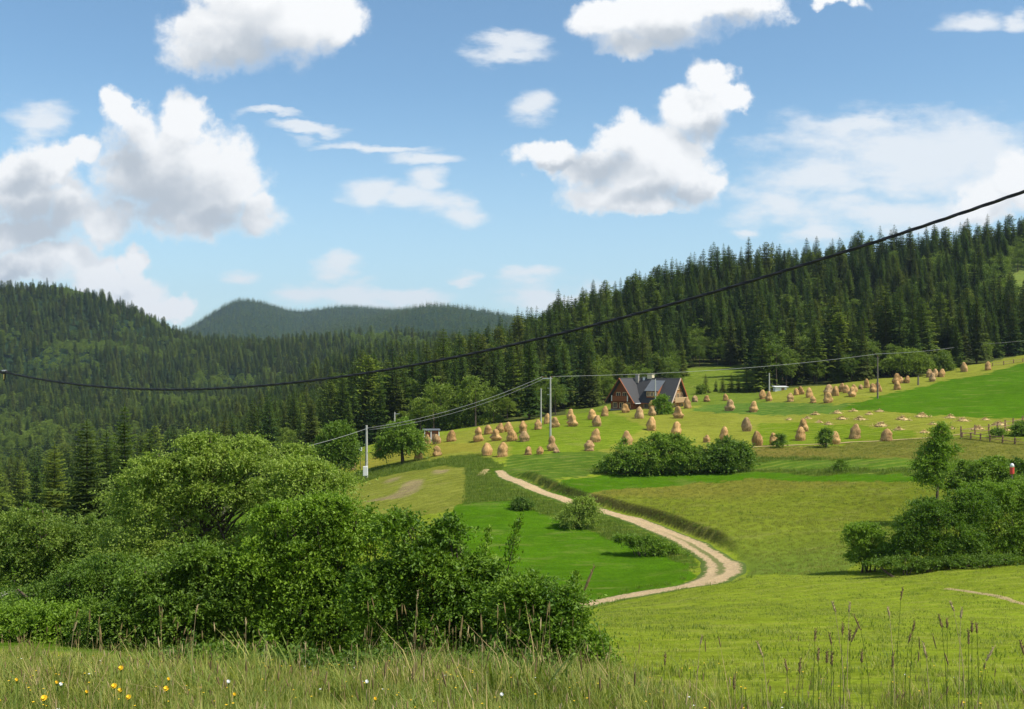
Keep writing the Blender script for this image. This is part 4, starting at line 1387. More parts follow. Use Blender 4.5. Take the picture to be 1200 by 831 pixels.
# ------------------------------------------------------------------ timber house, L-shaped with steep roofs
def timber_house():
    O_ = at(741, 483, 170, 260)
    gz = O_.z - 0.25
    th = R(39)            # wing axis leans right going back
    d1 = Vector((math.sin(th), math.cos(th), 0)); e1 = Vector((d1.y, -d1.x, 0))   # e1 points to the right, slightly forward
    root = empty('timber_house', (0, 0, 0), 0, 'red-brown log house with steep dark grey gables and pale balconies', 'house')
    D0 = 207.0
    px = D0 / F
    apex1 = Vector(((726 - U0) * px, D0 - 1.0, 0))      # plan position of the left gable
    hw, ov = 2.55, 0.85
    wall, ridge = 2.7, 7.15 + 0.0
    ez = gz + 1.55                         # eaves height at the overhang
    rz = gz + 6.35
    # local frame: s = along wing 1 (d1), t = along e1; origin below apex 1
    def W(s, t, z): return apex1 + d1 * s + e1 * t + Vector((0, 0, z - 0))
    sl = (rz - ez) / (hw + ov)
    wz = rz - sl * hw - 0.12               # wall top at wall plane
    L2 = 10.2                               # length of the long wing along e1
    c2 = 5.4                               # centre line of the long wing (s)
    # walls: wing 1 body and wing 2 body
    b = Bm()
    def prism(s0, s1, t0, t1, along):
        if along == 's':
            m = (t0 + t1) / 2
            ring = lambda s: [W(s, t0, gz - 1.2), W(s, t1, gz - 1.2), W(s, t1, wz), W(s, m, rz - 0.15), W(s, t0, wz)]
            A, B = ring(s0), ring(s1)
        else:
            m = (s0 + s1) / 2
            ring = lambda t: [W(s0, t, gz - 1.2), W(s1, t, gz - 1.2), W(s1, t, wz), W(m, t, rz - 0.15), W(s0, t, wz)]
            A, B = ring(t0), ring(t1)
        va = [b.b.verts.new(p) for p in A]; vb = [b.b.verts.new(p) for p in B]
        b.b.faces.new(va); b.b.faces.new(vb[::-1])
        for i in range(5):
            j = (i + 1) % 5
            b.b.faces.new((va[j], va[i], vb[i], vb[j]))
    prism(0.7, c2 + 0.4, -hw, hw, 's')
    b.obj('wall', M['log'], root)
    b = Bm()
    prism(c2 - hw, c2 + hw, -0.4, L2 - 0.7, 't')
    o = b.obj('wall', M['logl'], root)
    # stone plinth
    b = Bm()
    for (s0, s1, t0, t1) in ((0.62, c2, -hw - .08, hw + .08), (c2 - hw - .08, c2 + hw + .08, 0, L2 - .62)):
        pts = [W(s0, t0, 0), W(s1, t0, 0), W(s1, t1, 0), W(s0, t1, 0)]
        v0 = [b.b.verts.new((p.x, p.y, gz - 1.3)) for p in pts]; v1 = [b.b.verts.new((p.x, p.y, gz + 0.35)) for p in pts]
        b.b.faces.new(v0[::-1]); b.b.faces.new(v1)
        for i in range(4):
            j = (i + 1) % 4
            b.b.faces.new((v0[i], v0[j], v1[j], v1[i]))
    b.obj('plinth', M['stone'], root)
    # protruding log courses on both visible gables
    for (wing, mat) in ((1, 'log'), (2, 'logl')):
        b = Bm()
        z = gz + 0.5
        while z < rz - 0.8:
            half = hw if z < wz else (rz - z) / sl - 0.15
            if wing == 1:
                b.bar(W(0.68, -half, z), W(0.68, half, z), 0.12, 0.24)
            else:
                b.bar(W(c2 - half, L2 - 0.68, z), W(c2 + half, L2 - 0.68, z), 0.12, 0.24)
            z += 0.30
        o = b.obj('log_course', M[mat], root)
        o['kind'] = 'stuff'
    # roofs
    rf = Bm()
    hw2 = hw + ov
    th_ = 0.16
    # wing 1: from s=-0.1 to ridge of wing 2; right slope stops at the valley
    rf.slab([W(-0.25, 0, rz), W(-0.25, -hw2, ez), W(c2 + hw2, -hw2, ez), W(c2, 0, rz)], -th_)
    rf.slab([W(-0.25, 0, rz), W(c2, 0, rz), W(c2 - hw2, hw2, ez), W(-0.25, hw2, ez)], -th_)
    rfo = rf.obj('roof', M['roof'], root)
    rf = Bm()
    rf.slab([W(c2, 0, rz + 0.01), W(c2, L2, rz + 0.01), W(c2 - hw2, L2, ez), W(c2 - hw2, hw2, ez)], -th_)
    rf.slab([W(c2, 0, rz + 0.01), W(c2 + hw2, -hw2, ez), W(c2 + hw2, L2, ez), W(c2, L2, rz + 0.01)], -th_)
    rf2 = rf.obj('roof', M['roof'], root)
    # barge boards
    for side in (-1, 1):
        Bm().bar(W(-0.33, 0, rz - 0.02), W(-0.33, side * hw2, ez - 0.02), 0.10, 0.26).obj('barge_board', M['log'], root)
        Bm().bar(W(c2, L2 + 0.07, rz - 0.02), W(c2 + side * hw2, L2 + 0.07, ez - 0.02), 0.26, 0.10).obj('barge_board', M['trim'] if side < 0 else M['log'], root)
    # gutter and its end
    Bm().bar(W(0.0, hw2 + .06, ez - 0.05), W(c2 - hw2, hw2 + .06, ez - 0.05), 0.12).obj('gutter', M['white'], root)
    Bm().bar(W(c2 - hw2 - .06, hw2, ez - 0.05), W(c2 - hw2 - .06, L2, ez - 0.05), 0.12).obj('gutter', M['log'], root)
    # balconies
    def balcony(P0, along, outd, wdt, dep, z, mat, posts):
        b = Bm()
        a = P0 - along * wdt / 2; c = P0 + along * wdt / 2
        up = Vector((0, 0, 1))
        fl = Bm().slab([a + up * z, c + up * z, c + outd * dep + up * z, a + outd * dep + up * z], 0.16)
        bo = fl.obj('balcony', M['log'], root)
        n = int(wdt / 0.16)
        for i in range(n + 1):
            q = a + along * (wdt * i / n) + outd * dep
            b.bar(q + up * z, q + up * (z + 0.85), 0.13, 0.04)
        for (p, q) in ((a, a + outd * dep), (c, c + outd * dep)):
            for i in range(5):
                x = p.lerp(q, i / 4)
                b.bar(x + up * z, x + up * (z + 0.85), 0.04, 0.13)
        rl = b.obj('balustrade', M[mat], bo)
        r2 = Bm()
        r2.bar(a + outd * dep + up * (z + .9), c + outd * dep + up * (z + .9), 0.10)
        r2.bar(a + up * (z + .9), a + outd * dep + up * (z + .9), 0.10)
        r2.bar(c + up * (z + .9), c + outd * dep + up * (z + .9), 0.10)
        r2.obj('handrail', M[mat], bo)
        for q in (a, c):
            Bm().bar(q + outd * dep + up * (z - 0.05), q + outd * dep + up * (z + 1.02), 0.17).obj('post', M[posts], bo)
    balcony(W(0.66, 0, 0), e1, -d1, 3.6, 0.85, gz + 1.95, 'log', 'white')
    balcony(W(c2, L2 - .66, 0), d1, e1, 4.4, 0.9, gz + 1.75, 'board', 'board')
    # windows and doors
    def window(P0, along, outd, wdt, h, z, nm='window', nx=2):
        up = Vector((0, 0, 1))
        ctr = P0 + up * (z + h / 2) + outd * 0.09
        fr = Bm()
        a = along * wdt / 2; u_ = up * h / 2
        for (p, q) in ((ctr - a - u_, ctr + a - u_), (ctr - a + u_, ctr + a + u_), (ctr - a - u_, ctr - a + u_), (ctr + a - u_, ctr + a + u_)):
            fr.bar(p, q, 0.11)
        for i in range(1, nx):
            x = ctr - a + a * 2 * i / nx
            fr.bar(x - u_, x + u_, 0.08)
        f = fr.obj(nm, M['board'], root)
        for i in range(nx):
            x0 = ctr - a + a * 2 * i / nx + along * .03; x1 = ctr - a + a * 2 * (i + 1) / nx - along * .03
            Bm().slab([x0 - u_ * .95 - outd * .02, x1 - u_ * .95 - outd * .02, x1 + u_ * .95 - outd * .02, x0 + u_ * .95 - outd * .02], 0.03).obj('pane', M['glass'], f)
    for (t, wd_) in ((-0.75, 0.9), (0.75, 0.9)): window(W(0.62, t, 0), e1, -d1, wd_, 1.5, gz + 2.05, 'balcony_door')
    for t in (-1.5, 0, 1.5): window(W(0.62, t, 0), e1, -d1, 0.9, 1.0, gz + 0.55)
    for s in (-1.2, 0.0, 1.2): window(W(c2 + s, L2 - .62, 0), d1, e1, 0.85, 1.35, gz + 2.15, 'balcony_door')
    window(W(c2, L2 - .62, 0), d1, e1, 0.7, 0.7, gz + 4.2)
    for s in (-1.4, 1.4): window(W(c2 + s, L2 - .62, 0), d1, e1, 1.0, 1.0, gz + 0.5)
    for t in (4.2, 5.8, 7.4): window(W(c2 - hw - 0.08, t, 0), e1, -d1, 0.9, 0.9, gz + 0.55)
    # dormer with zinc shed roof on the slope of the long wing
    zd = ez + 1.05
    sd_ = c2 - hw2 + 1.05 / sl - 0.05
    dm = Bm()
    for t0, t1 in ((4.3, 6.8),):
        pts = [W(sd_, t0, 0), W(sd_, t1, 0), W(c2 - .3, t1, 0), W(c2 - .3, t0, 0)]
        v0 = [dm.b.verts.new((p.x, p.y, zd)) for p in pts]
        zt = [zd + 1.25, zd + 1.25, rz - .45, rz - .45]
        v1 = [dm.b.verts.new((p.x, p.y, z)) for p, z in zip(pts, zt)]
        dm.b.faces.new(v0[::-1]); dm.b.faces.new(v1)
        for i in range(4):
            j = (i + 1) % 4
            dm.b.faces.new((v0[i], v0[j], v1[j], v1[i]))
    d_ = dm.obj('dormer', M['log'], root)
    Bm().slab([W(sd_ - .35, 4.0, zd + 1.22), W(sd_ - .35, 7.1, zd + 1.22), W(c2 - .45, 7.1, rz - .55), W(c2 - .45, 4.0, rz - .55)], -0.09).obj('dormer_roof', M['zinc'], d_)
    for t in (4.75, 5.55, 6.35): window(W(sd_ + .02, t, 0), e1, -d1, 0.65, 0.75, zd + 0.3)
    # chimneys
    for (s, t, hh, wd_, mt) in ((c2 - .6, 0.9, 0.35, 0.6, 'stone'), (c2 + .3, 3.4, 0.45, 1.1, 'plaster'), (c2 - .2, 2.2, -0.1, 0.4, 'white')):
        p = W(s, t, 0)
        ch = Bm().box((p.x, p.y, rz - 0.4 + hh / 2), (wd_, wd_ * .8, hh + 1.2), -th).obj('chimney', M[mt], root)
        Bm().box((p.x, p.y, rz + hh + 0.25), (wd_ + .16, wd_ * .8 + .16, 0.12), -th).obj('chimney_cap', M['stone'], ch)
    return root


timber_house()


# ------------------------------------------------------------------ poles and wires
def pole(name, u, v, top, r0, mat, label, cat='pole', group=None, d=None):
    p = on(u, d) if d else at(u, v, 60, 330)
    h = (v - top) / F * p.y
    if d: h = p.y * (V0 - top) / F - p.z
    root = empty(name, p, 0, label, cat, group)
    Bm().tube([(0, 0, -0.6), (0, 0, h)], [r0 * 1.25, r0 * 0.8], 10).obj('shaft', M[mat], root, smooth=False)
    return root, p, h


pA, a_p, a_h = pole('utility_pole', 429.5, 558, 496, 0.17, 'pole', 'pale pole with a white metal cabinet strapped near its foot')
Bm().box((-0.1, -0.34, 0.95), (0.62, 0.36, 1.25)).obj('cabinet', M['white'], pA, bevel=0.02)
Bm().box((-0.1, -0.53, 0.95), (0.54, 0.02, 1.15)).obj('cabinet_door', M['white'], pA)
Bm().bar((0, 0, a_h - .35), (0.35, -0.1, a_h - .35), 0.07).obj('bracket', M['metal'], pA)
pB, b_p, b_h = pole('utility_pole', 645, 522, 440, 0.13, 'pole', 'tallest pale pole with crossarm and step irons among haystacks')
Bm().bar((-1.1, 0, b_h - .25), (0.25, 0, b_h - .25), 0.13).obj('crossarm', M['metal'], pB)
for x_ in (-1.05, -.65, .18):
    Bm().tube([(x_, 0, b_h - .22), (x_, 0, b_h + .05)], [0.05, 0.07], 8).obj('insulator', M['ceramic'], pB)
for z_ in (1.6, 2.5): Bm().bar((0, 0, b_h - z_), (-.45, 0, b_h - z_), 0.06).obj('step_iron', M['metal'], pB)
pC, c_p, c_h = pole('utility_pole', 634, 502, 456, 0.115, 'pole', 'plain pale pole without crossarm left of the tallest pole')
pD, dd_p, dd_h = pole('utility_pole', 462.5, 538, 483, 0.12, 'pole', 'pale pole rising behind the broad shade tree with side arm', d=172)
Bm().bar((0, 0, dd_h - .3), (0.8, 0, dd_h - .25), 0.08).obj('crossarm', M['metal'], pD)
pE, e_p, e_h = pole('utility_pole', 768, 484, 444, 0.11, 'pole', 'slim pale post standing right in front of the timber house', d=196)
Bm().bar((0, 0, e_h - .25), (-0.75, 0, e_h - .2), 0.07).obj('lamp_arm', M['metal'], pE)
pG, g_p, g_h = pole('utility_pole', 901.5, 466, 437, 0.14, 'pole', 'short white post at the foot of the big dark spruce', d=222)
pF, f_p, f_h = pole('utility_pole', 1028.5, 468, 419, 0.13, 'wpole', 'dark wooden pole standing free on the edge of the bright green field')
Bm().tube([(0, 0, f_h), (0, 0, f_h + .3)], [0.05, 0.06], 8).obj('insulator', M['ceramic'], pF)
pF2, f2_p, f2_h = pole('marker_post', 1076, 451, 440, 0.16, 'wpole', 'short weathered stub post right of the dark pole', cat='post')
ph = on(1137, 262)
pH = empty('wooden_pole', ph, 0, 'double legged wooden pole in the forest shade', 'pole')
hh_ = ph.y * (V0 - 404) / F - ph.z
Bm().tube([(-.5, 0, -.5), (-0.05, 0, hh_)], [.17, .12], 8).obj('pole_leg', M['wpole'], pH)
Bm().tube([(.6, 0, -.5), (0.05, 0, hh_ - .3)], [.17, .12], 8).obj('pole_leg', M['wpole'], pH)
Bm().bar((-.6, 0, hh_ - .3), (.6, 0, hh_ - .3), .12).obj('crossarm', M['wpole'], pH)


def wire(name, a, b, sag, rad, mat, label, cat='wire', n=28, group=None):
    a, b = Vector(a), Vector(b)
    pts = []
    for i in range(n + 1):
        t = i / n
        p = a.lerp(b, t)
        p.z -= sag * 4 * t * (1 - t)
        pts.append(p)
    o = Bm().tube(pts, rad, 6).obj(name, M[mat], None, smooth=True)
    return tag(o, label, cat, group)


tA = a_p + Vector((.3, -.1, a_h - .35)); tB = b_p + Vector((-1.05, 0, b_h + .02)); tB2 = b_p + Vector((.18, 0, b_h + .02))
tF = f_p + Vector((0, 0, f_h + .3)); tH = ph + Vector((0, 0, hh_))
# leftward span ends on a pole hidden by the bushes
hp = on(262, 96)
hpo = empty('utility_pole', hp, 0, 'grey weathered pole hidden behind the near bushes carrying the left wire', 'pole')
hph = hp.y * (V0 - 542) / F - hp.z
Bm().tube([(0, 0, -.5), (0, 0, hph)], [.13, .10], 8).obj('shaft', M['wpole'], hpo)
wire('power_line', hp + Vector((0, 0, hph)), tA, 0.4, 0.024, 'wire', 'grey line running down from the cabinet pole into the near foliage')
wire('power_line', tA, tB, 0.9, 0.024, 'wire', 'grey line sagging between the cabinet pole and the tallest pole')
wire('power_line', tA + Vector((0, .1, -.25)), tB + Vector((0.35, .1, -.2)), 1.1, 0.018, 'wire', 'lower thin grey line parallel below the sagging one')
wire('power_line', tB2, tF + Vector((0, 0, .2)), 0.8, 0.024, 'wire', 'grey line passing above the timber house roof to the dark pole')
wire('power_line', tF + Vector((0, 0, .2)), tH, 0.4, 0.024, 'wire', 'grey line over the bright green field from the dark pole')
tI = on(1330, 255); tI.z = tI.y * (V0 - 378) / F
wire('power_line', tH, tI, 0.9, 0.028, 'wire', 'grey line leaving over the forest foot at the right edge')
hI = empty('utility_pole', (tI.x, tI.y, hz1(tI.x, tI.y)), 0, 'wooden pole uphill beyond the bright green field', 'pole')
Bm().tube([(0, 0, -.5), (0, 0, tI.z - hI.location.z)], [.16, .12], 8).obj('shaft', M['wpole'], hI)

# near black cable: both ends held by wooden poles just outside the view
CAB = [(5, 436.5), (30, 441), (60, 447), (100, 451.5), (200, 455), (300, 452.5), (400, 443.5), (500, 426), (650, 393), (800, 350), (1000, 293), (1200, 225)]
q0, q1 = np.array((5 - U0) / F * 15.0), 15.0
P0c = np.array([(5 - U0) / F * 15.0, 15.0]); P1c = np.array([(1200 - U0) / F * 8.2, 8.2])
ts, zs = [], []
for (u, v) in CAB:
    k = (u - U0) / F
    # x0 + t dx = k (y0 + t dy)
    dxy = P1c - P0c
    t = (k * P0c[1] - P0c[0]) / (dxy[0] - k * dxy[1])
    yy = P0c[1] + t * dxy[1]
    ts.append(t); zs.append((V0 - v) / F * yy)
cf = np.polyfit(ts, zs, 3)
pts = []
for t in np.linspace(0, 1.42, 110):
    xy = P0c + (P1c - P0c) * t
    pts.append(Vector((xy[0], xy[1], float(np.polyval(cf, t)))))
b = Bm()
for ph0 in (0, math.pi * 2 / 3, math.pi * 4 / 3):      # three twisted cores
    q = []
    m = 520
    for i in range(m + 1):
        f = i / m * (len(pts) - 1); j = min(int(f), len(pts) - 2)
        p = pts[j].lerp(pts[j + 1], f - j)
        a = ph0 + i * 0.42
        q.append(p + Vector((0.0, math.cos(a), math.sin(a))) * 0.0072)
    b.tube(q, 0.0083, 5)
tag(b.obj('overhead_cable', M['rubber'], None, smooth=True), 'thick black twisted cable sagging across the whole view', 'cable')
cp = pts[0]
cl = empty('cable_clamp', cp, 0, 'black suspension clamp with brass hook at the low left cable end', 'clamp')
Bm().box((0.0, 0, 0.0), (0.10, 0.05, 0.045)).obj('clamp_body', M['rubber'], cl, bevel=0.008)
Bm().box((0.0, -.005, 0.02), (0.05, 0.055, 0.02)).obj('clamp_plate', M['metal'], cl, bevel=0.004)
Bm().tube([(0, 0, -.02), (0, 0, -.07), (0, 0, -.12)], [0.026, 0.022, 0.010], 8).obj('strain_cone', M['rubber'], cl)
Bm().tube([(0.004, -.024, -.03), (0.004, -.024, -.10)], [0.008, 0.006], 6).obj('brass_pin', simple('brass', (0.55, 0.42, 0.15), 0.35, 0.1, 3, 0.5, 0.7), cl)
pl = (-7.62, 15.35)
wp = empty('wooden_pole', (pl[0], pl[1], hz1(*pl)), 0, 'rough wooden pole carrying the black cable just left of the view', 'pole')
Bm().tube([(0, 0, -.5), (0, 0, cp.z - wp.location.z + .7)], [.14, .11], 10).obj('shaft', M['wpole'], wp)
Bm().bar((0, 0, cp.z - wp.location.z + .0), (cp.x - pl[0] - .05, cp.y - pl[1], cp.z - wp.location.z + .0), .035).obj('bracket', M['rubber'], wp)
ce = pts[-1]
wp2 = empty('wooden_pole', (ce.x, ce.y, hz1(ce.x, ce.y)), 0, 'rough wooden pole carrying the high right cable end', 'pole')
Bm().tube([(0, 0, -.5), (0, 0, ce.z - wp2.location.z + .15)], [.14, .11], 10).obj('shaft', M['wpole'], wp2)


# ------------------------------------------------------------------ rail fence at the right
def fence_run(root, pts_px, n_posts, hgt, rails):
    P_ = [at(u, v, 100, 260) for u, v in pts_px]
    seg = [(P_[i], P_[i + 1]) for i in range(len(P_) - 1)]
    tot = sum((b - a).length for a, b in seg)
    posts = []
    for i in range(n_posts + 1):
        s = tot * i / n_posts
        for a, b in seg:
            L_ = (b - a).length
            if s <= L_ + 1e-6:
                q = a.lerp(b, min(s / L_, 1)); break
            s -= L_
        q = Vector((q.x, q.y, hz1(q.x, q.y)))
        posts.append(q)
        Bm().bar(q + Vector((0, 0, -.3)), q + Vector((random.uniform(-.05, .05), 0, hgt * random.uniform(.95, 1.15))), .15).obj('fence_post', M['planks'], root)
    for a, b in zip(posts, posts[1:]):
        for r_h in rails:
            Bm().bar(a + Vector((0, -.1, hgt * r_h + random.uniform(-.05, .05))), b + Vector((0, -.1, hgt * r_h + random.uniform(-.05, .05))), .05, .17).obj('rail', M['planks'], root)


fr = empty('rail_fence', (0, 0, 0), 0, 'weathered brown rail fence angled round the small shrub', 'fence')
fence_run(fr, [(1126, 512), (1160, 507), (1192, 500), (1240, 495)], 9, 1.25, (.35, .8))
fr2 = empty('rail_fence', (0, 0, 0), 0, 'low brown rail fence running right along the olive strip', 'fence')
fence_run(fr2, [(1127, 514), (1160, 517), (1205, 520), (1240, 522)], 8, 0.85, (.4, .85))
# split rails and logs at the top right forest edge
sr = empty('rail_fence', (0, 0, 0), 0, 'pale split rails leaning at the top right forest edge', 'fence')
fence_run(sr, [(1163, 430), (1180, 427.5), (1195, 425), (1230, 420)], 6, 0.8, (.3, .9))


def small_shed(name, u, v, w_, d_, h_, wall, roof, label, cat, rz=0.0, lean=0.25, posts=False, dmin=100, dd=None):
    p = on(u, dd) if dd else at(u, v, dmin, 330)
    root = empty(name, p, rz, label, cat)
    Bm().box((0, 0, h_ / 2 - .2), (w_, d_, h_ + .2)).obj('wall', M[wall], root)
    Bm().slab([(-w_ / 2 - .25, -d_ / 2 - .3, h_ - .02), (w_ / 2 + .25, -d_ / 2 - .3, h_ - .02), (w_ / 2 + .25, d_ / 2 + .3, h_ + lean), (-w_ / 2 - .25, d_ / 2 + .3, h_ + lean)], -.10).obj('roof', M[roof], root)
    Bm().box((0.15 * w_, -d_ / 2 - .03, h_ * .4), (w_ * .25, .06, h_ * .75)).obj('door', M['planks'], root)
    if posts:
        for x in (-.5, -0.05, .5):
            Bm().bar((x * w_, -d_ / 2 - .12, -.2), (x * w_, -d_ / 2 - .12, h_), .13).obj('post', M['white'], root)
    return root


small_shed('small_hut', 505.5, 517, 2.3, 1.6, 1.75, 'log', 'zinc', 'small red-brown hut with flat grey roof and white posts', 'hut', 0.15, 0.05, True)
small_shed('white_shelter', 914, 466, 2.6, 1.5, 0.75, 'white', 'white', 'low white covered shelter beside the short white post', 'shelter', 0.1, 0.1, dd=232)
small_shed('forest_shed', 1149, 418, 3.2, 2.2, 1.7, 'planks', 'planks', 'weathered brown shed half hidden in the top right forest edge', 'shed', -0.2, 0.5, dd=268)
small_shed('forest_shed', 1186, 414, 2.2, 2.0, 1.3, 'planks', 'planks', 'tiny dark shed behind the split rails', 'shed', 0.2, 0.6, dd=270)
# white plate on a thin stake left of the cabinet pole
q = on(422.5, 150)
sg = empty('marker_sign', q, 0, 'small white plate on a stake left of the cabinet pole', 'sign')
Bm().bar((0, 0, -.3), (0, 0, 3.0), .07).obj('stake', M['wpole'], sg)
Bm().box((0, -.06, 2.9), (.42, .04, .6)).obj('plate', M['white'], sg, bevel=.01)
# red and white marker among the bushes
q = on(1186, 84)
mk = empty('marker_post', q, 0, 'red post with rounded white cap poking out of the right bushes', 'post')
hm = q.y * (V0 - 543) / F - q.z
Bm().tube([(0, 0, -.3), (0, 0, hm - .85)], [.06, .06], 8).obj('shaft', M['wpole'], mk)
Bm().tube([(0, 0, hm - .85), (0, 0, hm - .8), (0, 0, hm - .3)], [.13, .17, .17], 12).obj('red_body', M['red'], mk, smooth=False)
Bm().tube([(0, 0, hm - .3), (0, 0, hm - .12), (0, 0, hm - .02), (0, 0, hm)], [.17, .15, .09, .02], 12).obj('cap', M['white'], mk, smooth=True)
# pale boulder and stakes far left behind the bushes
q = on(9, 46)
b = Bm()
bmesh.ops.create_icosphere(b.b, subdivisions=3, radius=.55)
for v_ in b.b.verts:
    v_.co *= 1 + 0.18 * math.sin(v_.co.x * 5 + v_.co.z * 3) + random.uniform(-.03, .03); v_.co.z *= .7; v_.co.x *= 1.3
o = b.obj('boulder', M['stone'], None, q + Vector((0, 0, .9)), smooth=True)
tag(o, 'pale boulder at the far left behind the near bushes', 'boulder')
tag(Bm().tube([(0, 0, -.5), (0, 0, .85)], [1.1, .5], 10).obj('earth_mound', M['bark'], None, q), 'low earth mound under the pale boulder at the far left', 'mound')
sf = empty('stake_fence', (0, 0, 0), 0, 'row of dark stakes right of the pale boulder', 'fence')
for i in range(6):
    q = on(17 + i * 7, 45)
    Bm().bar(q + Vector((0, 0, -.2)), q + Vector((.03, 0, 2.0 - .08 * i)), .09).obj('stake', M['wpole'], sf)


# ------------------------------------------------------------------ shrubs and single trees of the valley
def L_px(p, items):
    """lobes given as (u, row, half width px, half height px, depth factor) around base point p"""
    k = p.y / F
    out = []
    for (u, v, ru, rv, dep, *o_) in items:
        out.append(((u - (U0 + p.x / k)) * k, (o_[0] if o_ else 0.0), (V0 - v) * k - p.z, ru * k, ru * k * dep, rv * k))
    return out


def valley_shrub(name, u, v, items, n, leaf, seed, mat, label, cat='bush', d=None, **kw):
    p = on(u, d) if d else at(u, v, 30, 330)
    return shrub(name, p, L_px(p, items), n, leaf, seed, mat, label, cat, **kw)


valley_shrub('hedge_bush', 765, 554, [(765, 533, 50, 22, .6), (735, 540, 28, 15, .7), (790, 525, 30, 18, .7), (770, 520, 22, 15, .8), (712, 546, 14, 8, .8)], 2600, .30, 1, 'hedge', 'wide dark bush, left half of the big hedge below the house', per=14, spray=.8)
valley_shrub('hedge_bush', 845, 553, [(845, 535, 32, 17, .7), (865, 532, 18, 18, .8), (820, 537, 24, 16, .8), (850, 524, 18, 12, .8)], 1900, .30, 2, 'hedge', 'paler rounded bush, right half of the big hedge below the house', per=14, spray=.8)
valley_shrub('blossoming_bush', 676, 620, [(676, 602, 21, 17, .9), (685, 593, 16, 13, .9), (663, 608, 12, 11, .9)], 1500, .17, 3, 'pale', 'round bush with pale blossom between crop and track', per=14, spray=.5)
valley_shrub('round_shrub', 612, 598, [(612, 590, 12, 7.5, .9), (606, 592, 7, 5, .9)], 520, .16, 4, 'hedge', 'small low dark shrub at the far edge of the bright crop', per=14, spray=.45)
valley_shrub('verge_thicket', 755, 652, [(757, 637, 22, 11, .6), (735, 632, 16, 8, .6), (778, 645, 18, 10, .6), (800, 655, 12, 8, .6)], 1500, .16, 5, 'bush', 'low green thicket on the verge inside the track bend', per=14, spray=.5, up=.9)
valley_shrub('roadside_tree', 1098, 585, [(1101, 514, 12, 12, .9), (1103, 500, 6, 8, .9), (1092, 541, 20, 13, .9), (1112, 527, 11, 10, .9), (1088, 558, 13, 8, .9), (1094, 526, 10, 8, .9)], 2000, .20, 6, 'bush', 'narrow two-tiered leafy tree above the right thicket', 'tree', d=92, per=14, spray=.6, trunk_tree=True, r0=.14)
valley_shrub('round_shrub', 1150, 560, [(1150, 547, 30, 13, .8), (1165, 541, 15, 9, .8), (1140, 565, 34, 16, .8), (1175, 565, 30, 16, .8)], 2600, .22, 7, 'hedge', 'dark domed shrub behind the right thicket', d=95, per=14, spray=.55)
valley_shrub('round_shrub', 1195, 560, [(1198, 550, 16, 14, .8), (1202, 568, 20, 16, .8)], 1100, .22, 47, 'hedge', 'shrub at the right frame edge behind the red marker', d=97, per=14, spray=.55)
valley_shrub('round_shrub', 1169, 513, [(1169, 506.5, 6, 6, .9)], 420, .2, 8, 'hedge', 'small round shrub inside the angle of the rail fence', per=12, spray=.45)
valley_shrub('round_shrub', 1198, 512, [(1197, 503, 12, 10, .9)], 800, .22, 9, 'hedge', 'larger round shrub inside the fence at the right edge', per=12, spray=.5)
valley_shrub('sapling', 968, 524, [(968, 510, 9, 9, .9), (969, 503, 5, 5, .9), (966, 517, 6, 4, .9)], 420, .22, 10, 'hedge', 'lollipop sapling in the middle of the footpath', 'tree', per=12, spray=.5, trunk_tree=True, r0=.08)
valley_shrub('sapling', 913, 525, [(914, 514, 7, 8, .9), (911, 520, 7, 4, .9)], 330, .2, 11, 'hedge', 'lighter thin sapling near the left end of the footpath', 'tree', per=12, spray=.5, trunk_tree=True, r0=.07)
valley_shrub('round_shrub', 776, 489, [(776, 476, 11, 12, .9), (774, 466, 7, 6, .9), (778, 482, 10, 6, .9)], 1000, .28, 12, 'bush', 'dense dark egg-shaped shrub in front of the timber house', d=190, per=12, spray=.6)
valley_shrub('shade_tree', 472, 543, [(472, 513, 22, 20, .9), (458, 520, 15, 15, .9), (486, 520, 13, 14, .9), (470, 500, 15, 11, .9), (450, 530, 8, 8, .9)], 2300, .32, 13, 'hedge', 'broad dark shade tree on the bank right of the cabinet pole', 'tree', per=14, spray=.8, trunk_tree=True, r0=.22)
valley_shrub('shade_tree', 398, 562, [(400, 522, 20, 24, .9), (385, 530, 18, 22, .9), (408, 535, 12, 16, .9), (396, 505, 14, 14, .9)], 2300, .32, 14, 'hedge', 'tall dark tree left of the cabinet pole', 'tree', d=138, per=14, spray=.8, trunk_tree=True, r0=.2)
valley_shrub('broad_forest_tree', 1062, 440, [(1062, 424, 24, 13, .8), (1045, 428, 14, 10, .8), (1080, 426, 12, 12, .8), (1065, 414, 14, 8, .8)], 1500, .42, 15, 'wood_leaf', 'wide rounded leafy shrub at the forest foot above four haystacks', 'tree', d=236, per=12, spray=1.0)
valley_shrub('round_shrub', 1105, 440, [(1105, 424, 9, 13, .8), (1108, 430, 8, 8, .8)], 700, .4, 16, 'wood_leaf', 'upright light green shrub right of the wide rounded one', d=240, per=12, spray=.9)
valley_shrub('weed_clump', 983, 551, [(985, 543, 9, 5, .8), (978, 547, 7, 3, .8)], 260, .18, 17, 'hedge', 'small weed clump on the uncut strip below the saplings', per=10, spray=.5)
valley_shrub('forest_shrub', 575, 500, [(575, 492, 13, 9, .8), (560, 494, 10, 7, .8)], 800, .4, 18, 'wood_leaf', 'bright round shrub above the highest row of haystacks', d=203, per=12, spray=.8)
valley_shrub('forest_shrub', 540, 505, [(540, 490, 16, 15, .8), (525, 495, 12, 12, .8)], 900, .4, 19, 'wood_leaf', 'leafy shrub behind the small red-brown hut', d=203, per=12, spray=.9)
valley_shrub('forest_shrub', 505, 505, [(507, 492, 16, 14, .8), (490, 490, 12, 14, .8)], 900, .4, 20, 'wood_leaf', 'leafy shrub left above the small red-brown hut', d=205, per=12, spray=.9)
